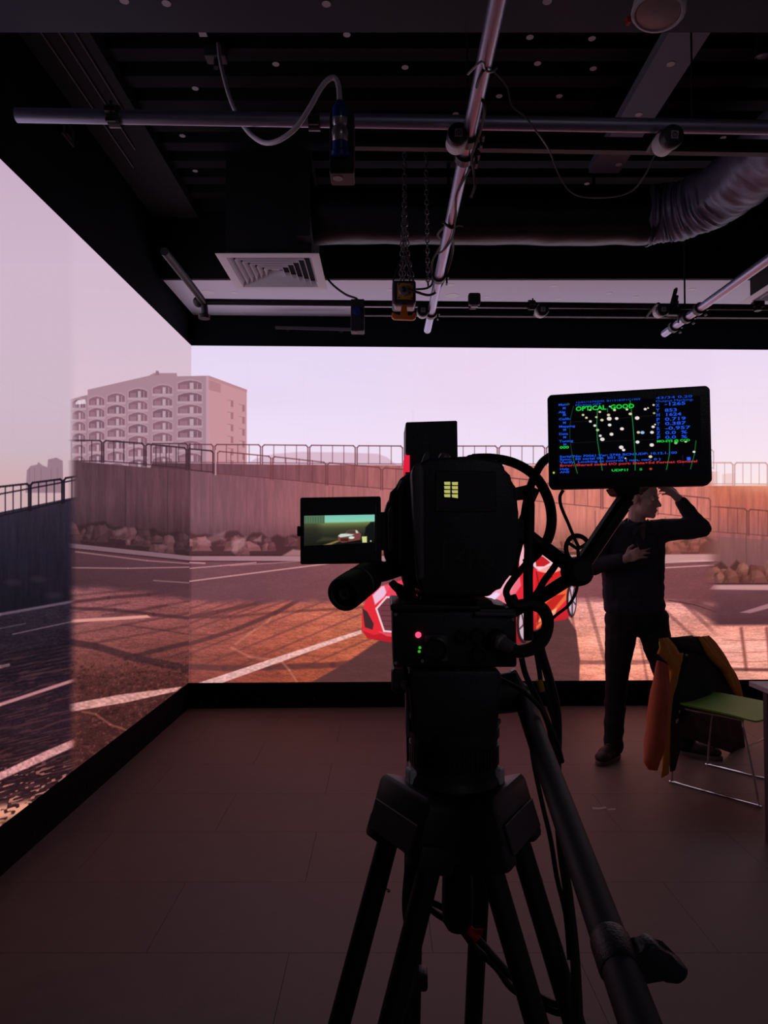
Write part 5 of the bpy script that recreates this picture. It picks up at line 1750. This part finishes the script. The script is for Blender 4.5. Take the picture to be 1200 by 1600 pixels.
cable('camera_cable', pc((902, 908, .83), (900, 925, .83), (888, 946, .83), (868, 962, .83), (850, 980, .83), (838, 990, .84)), .0018, 'thin wire drooping from the arm joint behind the cables', group=G)
cable('camera_cable', pc((838, 985, .86), (846, 1020, .86), (858, 1060, .86), (868, 1100, .86), (871, 1140, .86), (870, 1200, .86), (872, 1260, .85), (878, 1330, .83), (888, 1400, .81), (897, 1480, .79), (902, 1560, .77), (904, 1640, .75), (906, 1800, .72), (900, 2050, .70)), .0056, 'long black cable hanging behind the pan handle to the floor', group=G)
cable('camera_cable', pc((838, 1020, .85), (843, 1050, .85), (846, 1072, .85), (856, 1098, .85), (866, 1130, .86), (869, 1160, .86)), .0030, 'black cable with a yellow band beside the pan handle', group=G)
o = MB().cyl(P(842, 1062, .8495), P(847, 1080, .8495), .0040, seg=10).build('cable_band', 'yellow_tape', smooth=True)
tag(o, 'short yellow tape band on a cable beside the pan handle', 'tape')
cable('camera_cable', pc((815, 1028, .86), (822, 1056, .86), (840, 1092, .87), (856, 1130, .88), (862, 1160, .88), (868, 1200, .88), (870, 1260, .87)), .0036, 'second thin black cable dropping beside the pan handle', group=G)
cable('camera_cable', pc((776, 1058, .80), (800, 1070, .79), (822, 1084, .78), (846, 1108, .77), (862, 1140, .76), (872, 1165, .75), (878, 1190, .73)), .0026, 'thin black lead crossing over the top of the pan handle', group=G)
cable('camera_cable', pc((826, 1110, .88), (832, 1180, .88), (846, 1250, .86), (860, 1310, .85), (870, 1370, .84), (884, 1430, .82), (890, 1500, .80)), .0030, 'thin black cable left of the pan handle', group=G)
cable('camera_cable', pc((640, 1120, .90), (642, 1250, .905), (640, 1330, .91), (634, 1400, .91), (636, 1440, .90), (645, 1480, .90), (648, 1530, .89), (636, 1570, .88), (640, 1640, .88), (642, 1800, .88), (640, 2050, .88)), .0050, 'black cable hanging along the forward tripod leg', group=G)
for dx, dy, lab in ((0, 0, 'upper black cable strung between the tripod legs, with red tape'), (-6, 12, 'lower black cable strung between the tripod legs')):
    cable('floor_cable', pc((655 + dx, 1398 + dy, .90), (672, 1408 + dy, .90), (692 + dx, 1418 + dy, .89), (720, 1440 + dy, .88), (748 + dx, 1468 + dy, .88), (776, 1500 + dy, .87), (806 + dx, 1532 + dy, .86), (840, 1556 + dy, .85), (876, 1570 + dy, .84), (892, 1552 + dy, .84), (895, 1530, .83)), .0042, lab, group='cables between the tripod legs')
o = MB().cyl(P(730, 1450, .879), P(745, 1466, .879), .0060, seg=12).build('tape_wrap', 'red_tape', smooth=True)
tag(o, 'red tape wrapped round the cable beside the centre column', 'tape')
o = MB().prism([P(738, 1452, .875), P(756, 1452, .87), P(753, 1462, .87), P(742, 1459, .875)], (0, .001, 0)).build('tape_flag', 'red_tape')
tag(o, 'red tape tail sticking out right of the centre column', 'tape')

# ------------------------------------------------------------------ table at the right edge
tb = thing('work_table', 'pale grey table top on dark legs, cut by the right picture edge', 'table', (2.5, 3.0, 0))
tx0, tx1, ty0, ty1, tz0 = 1.785, 3.3, 2.67, 3.47, .74
MB().box(((tx0 + tx1) / 2, (ty0 + ty1) / 2, tz0 - .0125), (tx1 - tx0, ty1 - ty0, .025), bevel=.003).build('tabletop', 'table_top', tb)
for x in (1.855, tx1 - .07):
    for y in (2.74, 3.40):
        MB().box((x - .02 if x < 2 else x, y - .02, (tz0 - .025) / 2), (.04, .04, tz0 - .025), bevel=.003).build('leg', 'table_leg', tb)
    MB().box((x - .02 if x < 2 else x, 3.05, tz0 - .045), (.03, .6, .035)).build('side_rail', 'table_leg', tb)
for y in (2.74, 3.39):
    MB().box(((tx0 + tx1) / 2, y - .02, tz0 - .045), (tx1 - tx0 - .2, .025, .035)).build('apron', 'table_leg', tb)

# ------------------------------------------------------------------ chair with a sled frame
cA, cB = PZ(1050, 1221, .008), PZ(1121, 1196, .008)       # rear ends of the two runners
cF = PZ(1185, 1258, .008)                                  # front end of the near runner
fw = Vector((cF.x - cA.x, cF.y - cA.y, 0)).normalized()
aw = Vector((-fw.y, fw.x, 0))
if aw.dot(cB - cA) < 0:
    aw = -aw
CW = .47
CDp = (cF - cA).length
O = Vector((cA.x, cA.y, 0))
def C(a, f, z):
    return O + aw * a + fw * f + Vector((0, 0, z))
ch = thing('sled_chair', 'green-seated chair on a chrome sled frame, a jacket over its back', 'chair', C(CW / 2, CDp / 2, 0))
SH = .45
for s, a in ((0, 0.0), (1, CW)):
    ins = .012 if s == 0 else -.012
    pts = [C(a, .05, SH - .015), C(a, .02, SH * .6), C(a, .0, .02), C(a, .02, .008), C(a, CDp - .02, .008), C(a, CDp, .02), C(a, CDp - .03, .2), C(a, CDp - .075, SH - .03), C(a + ins * 2, CDp - .11, SH - .012), C(a + ins * 2, .07, SH - .012)]
    MB().tube(pts, .006, 10, 4).build('sled_frame', 'chrome', ch, smooth=True)
MB().tube([C(.02, CDp - .06, .30), C(CW - .02, CDp - .06, .30)], .005, 8).build('cross_bar', 'chrome', ch, smooth=True)
# seat shell and back shell
def shell(n, m, fn, th, name, mt_, parent):
    top = [[fn(i / n, j / m) for j in range(m + 1)] for i in range(n + 1)]
    b = MB()
    vt = [[b.bm.verts.new(p[0] + p[1] * th / 2) for p in r] for r in top]
    vb = [[b.bm.verts.new(p[0] - p[1] * th / 2) for p in r] for r in top]
    for i in range(n):
        for j in range(m):
            b.bm.faces.new((vt[i][j], vt[i + 1][j], vt[i + 1][j + 1], vt[i][j + 1]))
            b.bm.faces.new((vb[i][j], vb[i][j + 1], vb[i + 1][j + 1], vb[i + 1][j]))
    rim = [(i, 0) for i in range(n)] + [(n, j) for j in range(m)] + [(i, m) for i in range(n, 0, -1)] + [(0, j) for j in range(m, 0, -1)]
    for k in range(len(rim)):
        p, q = rim[k], rim[(k + 1) % len(rim)]
        b.bm.faces.new((vt[p[0]][p[1]], vt[q[0]][q[1]], vb[q[0]][q[1]], vb[p[0]][p[1]]))
    return b.build(name, mt_, parent, smooth=True, angle=60)
def seat_fn(u, v):
    a = (u - .5) * 2
    r = 1 - .10 * (abs(v - .5) * 2) ** 6
    f = .03 + v * (CDp - .05)
    z = SH + .012 * abs(a) ** 3 - .006 - .03 * max(0, v - .72) ** 1.5 * 3 + .012 * (1 - v)
    return C(CW / 2 + a * CW * .5 * r, f, z), Vector((0, 0, 1))
shell(14, 14, seat_fn, .009, 'seat', 'green_seat', ch)
def back_fn(u, v):
    a = (u - .5) * 2
    wdt = 1 - .18 * max(0, v - .8) ** 2 * 25 * .3
    f = .02 - .10 * v - .03 * (1 - a * a)
    return C(CW / 2 + a * CW * .48 * wdt, f, .47 + v * .34), fw
shell(14, 12, back_fn, .009, 'backrest', 'green_seat', ch)
for a in (.03, CW - .03):
    MB().tube([C(a, .045, SH - .02), C(a, .0, SH + .02), C(a, -.03, SH + .10), C(a, -.065, SH + .26)], .006, 8, 4).build('back_support', 'chrome', ch, smooth=True)

# ------------------------------------------------------------------ jacket over the chair back
jk = thing('jacket', 'orange and black work jacket draped over the back of the green chair', 'jacket', C(CW / 2, -.05, SH))


def drape(name, left, right, off, th, m, fold=.006, rows=26, colsn=22, lean=0.0, tilt=0.22, seed=1, label=None):
    """cloth between a left and a right outline (surveyed points, top to bottom) hanging in a plane `off` in front of the chair back"""
    def res(pl, n):
        d = [0]
        for a, b in zip(pl, pl[1:]):
            d.append(d[-1] + math.dist(a, b))
        out = []
        for i in range(n):
            t = d[-1] * i / (n - 1)
            k = max(0, min(len(pl) - 2, next((q for q in range(len(d) - 1) if d[q + 1] >= t), len(pl) - 2)))
            s = (t - d[k]) / max(1e-9, d[k + 1] - d[k])
            out.append((pl[k][0] + (pl[k + 1][0] - pl[k][0]) * s, pl[k][1] + (pl[k + 1][1] - pl[k][1]) * s))
        return out
    L_, R_ = res(left, rows), res(right, rows)
    n = (fw + Vector((0, 0, tilt))).normalized()
    p0 = C(CW / 2, -.055 + off, .64)
    b = MB()
    rings = []
    for i in range(rows):
        front, back = [], []
        for j in range(colsn + 1):
            s = j / colsn
            q = PP(L_[i][0] * (1 - s) + R_[i][0] * s, L_[i][1] * (1 - s) + R_[i][1] * s, p0, n)
            e = math.sqrt(max(0, 1 - (2 * s - 1) ** 4)) * min(1, .35 + 2.5 * min(i, rows - 1 - i) / rows)
            w = fold * (mnoise.noise(Vector((q.x * 9 + seed, q.y * 9, q.z * 5))) + .6 * mnoise.noise(Vector((s * 6 + seed * 3, i * .12, seed))))
            front.append(q + n * (th / 2 * e + w + lean * (i / rows)))
            back.append(q + n * (-th / 2 * e + w + lean * (i / rows)))
        rings.append(front + back[::-1][1:-1])
    b.loft(rings)
    return b.build(name, m, jk, smooth=True, angle=80, label=label)


# body of the jacket behind and below the back, dark lining
drape('lower_body', [(1064, 1100), (1066, 1130), (1064, 1142), (1064, 1150)], [(1150, 1100), (1160, 1130), (1163, 1160), (1166, 1184)], -.10, .03, 'jacket_lining', .012, seed=5, label='dark red lining of the hem')
drape('front_panel', [(1046, 997), (1054, 1010), (1067, 1030), (1056, 1062), (1050, 1095), (1048, 1128)], [(1092, 996), (1104, 1022), (1128, 1048), (1148, 1078), (1154, 1090), (1120, 1094)], .05, .035, 'jacket_black', .008, seed=2, label='black back panel')
drape('collar', [(1040, 996), (1050, 1000), (1062, 1012)], [(1094, 994), (1098, 1006), (1101, 1022)], .075, .02, 'jacket_black', .005, rows=12, seed=8)
drape('left_yoke', [(1029, 998), (1031, 1010), (1026, 1024), (1040, 1036), (1048, 1048), (1046, 1068)], [(1044, 996), (1054, 1008), (1062, 1021), (1068, 1020), (1066, 1032), (1054, 1056)], .085, .035, 'jacket_ochre', .006, seed=3, label='ochre shoulder and collar flap')
drape('right_yoke', [(1090, 995), (1102, 1022), (1128, 1046), (1148, 1084)], [(1108, 993), (1120, 1004), (1148, 1052), (1162, 1092)], .085, .04, 'jacket_ochre', .008, seed=4, label='ochre right shoulder')
drape('left_sleeve', [(1027, 1032), (1021, 1080), (1014, 1140), (1007, 1192), (1014, 1203)], [(1042, 1040), (1042, 1075), (1037, 1130), (1033, 1180), (1026, 1204)], .10, .075, 'jacket_orange', .010, seed=6, label='red orange sleeve hanging down')
drape('cuff_band', [(1024, 1021), (1027, 1029), (1036, 1036)], [(1029, 1022), (1036, 1030), (1047, 1040)], .11, .012, 'jacket_black', .001, rows=8, colsn=8, seed=9)
drape('front_flap', [(1046, 1050), (1040, 1095), (1034, 1150), (1035, 1185), (1032, 1216)], [(1064, 1042), (1050, 1090), (1047, 1125), (1046, 1170), (1046, 1208)], .075, .025, 'jacket_ochre', .007, seed=7, label='ochre front edge')
drape('inner_flap', [(1046, 1130), (1046, 1170), (1047, 1206)], [(1064, 1130), (1062, 1170), (1054, 1203)], .04, .025, 'jacket_lining', .007, seed=11)
MB().tube([PP(1160, 1182, C(CW / 2, -.16, .3), fw), PP(1160, 1194, C(CW / 2, -.16, .3), fw), PP(1157, 1204, C(CW / 2, -.16, .3), fw)], .0025, 6).build('drawstring', 'jacket_black', jk)
MB().box(PP(1073, 1024, C(CW / 2, .075, .7), fw), (.012, .012, .008)).build('zip_pull', 'grey_metal', jk)

# ------------------------------------------------------------------ the man by the wall
fR, fL = PZ(954, 1187, 0), PZ(1086, 1182, 0)
MY = (fR.y + fL.y) / 2
man = thing('person', 'man in dark shirt and jeans, one hand at his head, before the back screen', 'person', ((fR.x + fL.x) / 2, MY, 0))
S = lambda px_, py_, dy=0.0: P(px_, py_, MY + dy)
# joints
pel = S(992, 962)
hipR, hipL = S(972, 968), S(1016, 966)
kneeR, kneeL = S(963, 1062, -.03), S(1042, 1060, -.03)
ankR, ankL = S(961, 1158, -.02), S(1076, 1152, .03)
ankR.y, ankL.y = fR.y + .05, fL.y + .06
chest, belly = S(990, 856, .0), S(990, 920, .0)
neck0, neck1 = S(994, 824, .01), S(1003, 800, -.01)
shR, shL = S(946, 834, .0), S(1036, 828, .0)
elR, elL = S(929, 884, -.05), S(1096, 826, -.05)
wrR, wrL = S(977, 873, -.20), S(1062, 781, -.04)
hc = S(1003, 779, -.02)                     # head centre
face = Vector((.78, -.60, -.16)).normalized()   # looks to the right and slightly down
hx = face
hz = Vector((0, 0, 1)) - hx * hx.z
hz = (hz + Vector((.06, 0, 0))).normalized()
hz = (hz - hx * hz.dot(hx)).normalized()
hy = hz.cross(hx)
HR = Matrix((hx, hy, hz)).transposed() * 1.09
H = lambda x, y, z: hc + HR @ Vector((x, y, z))


def hand(b, wrist, palm_dir, up, spread, curls, side, ln=1.0):
    """palm and five separate fingers; up = back-of-hand normal, side = thumb side (+1 / -1)"""
    d = Vector(palm_dir).normalized()
    n = (Vector(up) - d * Vector(up).dot(d)).normalized()
    s = d.cross(n) * side
    pc_ = wrist + d * .048
    b.ell(pc_, (.050, .041, .0165), Matrix((d, s, n)).transposed())
    b.capsule(wrist - d * .02, wrist + d * .02, .027, .028)
    for k, (off, L) in enumerate(((.030, .068), (.010, .078), (-.011, .072), (-.031, .056))):
        p = wrist + d * (.083 - abs(off - .005) * .25) + s * off
        dirv = (d + s * spread * (off / .03)).normalized()
        c = curls[k]
        r = (.0092, .0094, .0088, .0078)[k]
        for seg, fr in enumerate((.45, .32, .23)):
            ang = c * (.5, 1.0, 1.4)[seg]
            q = p + (dirv * math.cos(ang) - n * math.sin(ang)) * (L * fr * ln)
            b.capsule(p, q, r, r * .93, 10, 3)
            p, r = q, r * .93
    p = wrist + d * .028 + s * .032
    q = p + (d * .55 + s * .75 - n * .25).normalized() * .034
    b.capsule(wrist + d * .018 + s * .018, p, .015, .0125, 10, 3)
    b.capsule(p, q, .0115, .0105, 10, 3)
    b.capsule(q, q + (d * .85 + s * .3 - n * .3).normalized() * .030, .0105, .009, 10, 3)


# the body: skin, one continuous surface
b = MB()
b.ell(H(-.012, 0, .035), (.098, .076, .088), HR)           # cranium
b.ell(H(.030, 0, -.030), (.066, .060, .080), HR)           # face
b.ell(H(.050, 0, -.078), (.040, .042, .032), HR)           # jaw
b.ell(H(.026, 0, -.066), (.062, .058, .044), HR)
b.ell(H(.078, 0, -.092), (.018, .022, .018), HR)           # chin
b.ell(H(.076, 0, .018), (.020, .046, .012), HR)            # brow
b.capsule(H(.086, 0, .008), H(.110, 0, -.026), .0085, .0125, 10, 4)   # nose
for s in (-1, 1):
    b.ell(H(.100, .010 * s, -.030), (.010, .008, .008), HR)
    b.ell(H(.066, .038 * s, -.022), (.020, .018, .018), HR)   # cheek
    b.ell(H(-.012, .076 * s, -.012), (.020, .008, .032), HR)  # ear
    b.ell(H(-.004, .078 * s, -.030), (.010, .007, .012), HR)
b.ell(H(.090, 0, -.056), (.010, .022, .006), HR)           # lips
b.ell(H(.088, 0, -.067), (.010, .019, .006), HR)
b.capsule(neck0 - Vector((0, 0, .03)), H(-.022, 0, -.05), .060, .052)
b.capsule(chest + Vector((0, 0, .05)), pel, .10, .10)
b.capsule(shR, shL, .055, .055)
b.capsule(chest + Vector((0, 0, .10)), neck0, .075, .06)
b.capsule(shR, elR, .046, .040)
b.capsule(elR, wrR, .038, .027)
b.capsule(shL, elL, .046, .040)
b.capsule(elL, wrL, .038, .027)
for hp, kn, an in ((hipR, kneeR, ankR), (hipL, kneeL, ankL)):
    b.capsule(pel, hp, .09, .085)
    b.capsule(hp, kn, .080, .055)
    b.capsule(kn, an, .052, .038)
    b.capsule(an, Vector((an.x, an.y, .06)), .034, .03)
    sd = -1 if an is ankR else 1
    b.capsule(Vector((an.x, an.y, .055)), Vector((an.x + sd * .085, an.y - .08, .048)), .030, .024)
hand(b, wrR, S(1003, 862, -.24) - wrR, (-.1, -.85, .45), .07, (.35, .45, .6, .7), -1, 1.05)
hand(b, wrL, S(1044, 764, -.06) - wrL, (.35, -.75, .5), .08, (.75, .8, .85, .9), 1, 1.05)
o = remeshed(b, .0055, 3).build('body', 'skin', man, smooth=True, angle=180)
# eyes, brows, lips, hair
for s in (-1, 1):
    e = MB().ell(H(.078, .031 * s, .002), (.0105, .0125, .0095), HR, 14, 10).build('eye', 'eye_white', man, smooth=True)
    MB().ell(H(.0845, .031 * s, .001), (.0048, .006, .006), HR, 12, 8).build('iris', 'eye_dark', e, smooth=True)
    MB().capsule(H(.090, .016 * s, .020), H(.078, .048 * s, .022), .0042, .003, 8, 3).build('eyebrow', 'hair', man, smooth=True)
MB().capsule(H(.097, -.019, -.0615), H(.097, .019, -.0615), .003, .003, 8, 3).build('mouth', 'lip', man, smooth=True)
b = MB()
b.ell(H(-.018, 0, .046), (.102, .080, .088), HR)
b.ell(H(-.055, 0, .0), (.058, .068, .075), HR)
hb_ = remeshed(b, .008, 2)
bm = hb_.bm
bmesh.ops.bisect_plane(bm, geom=bm.verts[:] + bm.edges[:] + bm.faces[:], plane_co=H(.035, 0, .045), plane_no=HR @ Vector((1, 0, -.62)), clear_outer=True)
es = [e for e in bm.edges if e.is_boundary]
if es:
    bmesh.ops.holes_fill(bm, edges=es)
hb_.build('hair', 'hair', man, smooth=True, angle=60)
# shirt
b = MB()
b.ell(chest + Vector((0, 0, -.01)), (.205, .125, .20))
b.ell(belly, (.190, .128, .20))
b.ell(S(991, 945), (.205, .132, .12))
b.capsule(shR + Vector((.02, 0, -.01)), shL + Vector((-.01, 0, -.01)), .080, .080)
b.capsule(chest + Vector((0, 0, .10)), neck0 + Vector((0, .015, .02)), .10, .074)
b.capsule(shR, elR, .076, .062)
b.capsule(elR, elR.lerp(wrR, .86), .060, .042)
b.capsule(shL, elL, .078, .062)
b.capsule(elL, elL.lerp(wrL, .90), .060, .042)
b.capsule(chest + Vector((-.13, 0, .05)), belly + Vector((-.12, 0, -.05)), .085, .085)
b.capsule(chest + Vector((.12, 0, .05)), belly + Vector((.11, 0, -.05)), .085, .085)
sb = remeshed(b, .008, 4)
for v in sb.bm.verts:
    q = v.co
    f_ = mnoise.noise(q * 11) * .006 + mnoise.noise(Vector((q.x * 16, q.y * 16, q.z * 34))) * .004
    v.co = q + v.normal * f_
bm = sb.bm
bmesh.ops.bisect_plane(bm, geom=bm.verts[:] + bm.edges[:] + bm.faces[:], plane_co=S(990, 958), plane_no=(0, 0, -1), clear_outer=True)
bmesh.ops.bisect_plane(bm, geom=bm.verts[:] + bm.edges[:] + bm.faces[:], plane_co=neck0 + Vector((0, 0, .05)), plane_no=(0, -.25, 1), clear_outer=False)
dl = [f for f in bm.faces if (f.calc_center_median() - neck0).length < .11 and (f.calc_center_median() - (neck0 + Vector((0, 0, .05)))).dot(Vector((0, -.25, 1))) > 0]
bmesh.ops.delete(bm, geom=dl, context='FACES')
sh = sb.build('shirt', 'shirt', man, smooth=True, angle=180)
# collar wings and the pale undershirt wedge
b = MB()
for s in (-1, 1):
    b.prism([neck0 + Vector((s * .062, -.045, .055)), neck0 + Vector((s * .012, -.118, -.005)), neck0 + Vector((s * .055, -.122, -.055)), neck0 + Vector((s * .085, -.07, .0))], (0, .012, .004), bevel=.002, seg=1).build('collar_wing', 'shirt', sh)
    b = MB()
b.bm.free()
MB().prism([neck0 + Vector((-.03, -.100, .01)), neck0 + Vector((.03, -.100, .01)), neck0 + Vector((.006, -.128, -.085)), neck0 + Vector((-.002, -.128, -.085))], (0, .02, .01)).build('undershirt', 'undershirt', man)
# jeans
b = MB()
b.ell(S(990, 960), (.166, .112, .10))
for hp, kn, an, s in ((hipR, kneeR, ankR, -1), (hipL, kneeL, ankL, 1)):
    b.capsule(pel + Vector((s * .05, 0, -.02)), hp, .125, .115)
    b.capsule(hp, kn, .108, .074)
    b.capsule(kn, Vector((an.x, an.y, .10)), .072, .060)
    b.capsule(Vector((an.x, an.y, .12)), Vector((an.x, an.y - .012, .075)), .062, .064)
jb = remeshed(b, .008, 4)
for v in jb.bm.verts:
    q = v.co
    v.co = q + v.normal * (mnoise.noise(Vector((q.x * 8, q.y * 8, q.z * 22))) * .007)
jb.build('jeans', 'jeans', man, smooth=True, angle=180)
# shoes
for f0_, an, yaw in ((fR, ankR, .72), (fL, ankL, -.9)):
    R = Matrix.Rotation(-yaw, 3, 'Z')
    c = Vector((an.x, an.y, 0))
    Q = lambda x, y, z: c + R @ Vector((x * 1.12, y * 1.12, z * 1.08 if z > .03 else z))
    b = MB()
    b.ell(Q(0, .0, .055), (.045, .065, .055), R)
    b.ell(Q(0, -.09, .048), (.050, .095, .042), R)
    b.ell(Q(.004, -.15, .040), (.049, .060, .034), R)
    b.capsule(Q(0, .0, .08), Q(0, -.01, .11), .046, .044)
    s_ = remeshed(b, .006, 3)
    bm = s_.bm
    bmesh.ops.bisect_plane(bm, geom=bm.verts[:] + bm.edges[:] + bm.faces[:], plane_co=(0, 0, .022), plane_no=(0, 0, -1), clear_outer=True)
    so = s_.build('shoe', 'shoe', man, smooth=True, angle=60)
    ol = [(math.cos(a) * (.051 if math.sin(a) < 0 else .046) * (1 + .06 * math.sin(a)), -.072 + math.sin(a) * -.138) for a in [2 * math.pi * k / 28 for k in range(28)]]
    MB().prism([Q(x, y, 0) for x, y in ol], (0, 0, .026), bevel=.004, seg=1).build('sole', 'shoe_sole', so, smooth=True)
    for k in range(4):
        y = -.055 - k * .022
        MB().tube([Q(-.026, y, .078 - k * .004), Q(0, y - .006, .092 - k * .005), Q(.026, y, .078 - k * .004)], .0028, 6, 3).build('lace', 'shoe_sole', so)
# phone in his right hand
ph = S(1010, 851, -.262)
R = Matrix.Rotation(math.radians(-12), 3, 'Y') @ Matrix.Rotation(math.radians(62), 3, 'X')
o = MB().box(ph, (.105, .052, .009), R, bevel=.003).build('phone', 'black_plastic')
tag(o, 'black phone held flat in the right hand of the standing man', 'phone')
# scraps of tape on the floor
for pts, lab in (([(925, 1261), (936, 1262), (946, 1260), (948, 1263), (938, 1265), (926, 1265)], 'white tape scrap on the floor left of the chair, bigger of two'), ([(949, 1264), (962, 1263), (962, 1266), (950, 1266)], 'white tape scrap on the floor left of the chair, smaller of two')):
    o = MB().prism([PZ(a, b_, .0003) for a, b_ in pts], (0, 0, .0008)).build('tape_scrap', mat('tape_white', (.45, .42, .42), .6, scale=20))
    tag(o, lab, 'tape')
# a dead leaf or thread on the floor by the tripod
o = MB().tube([PZ(600, 1387, .002), PZ(605, 1389, .004), PZ(609, 1391, .003), PZ(606, 1393, .002)], .0025, 6, 3).build('floor_thread', 'black_rubber')
tag(o, 'tiny dark thread lying on the floor left of the tripod column', 'thread')
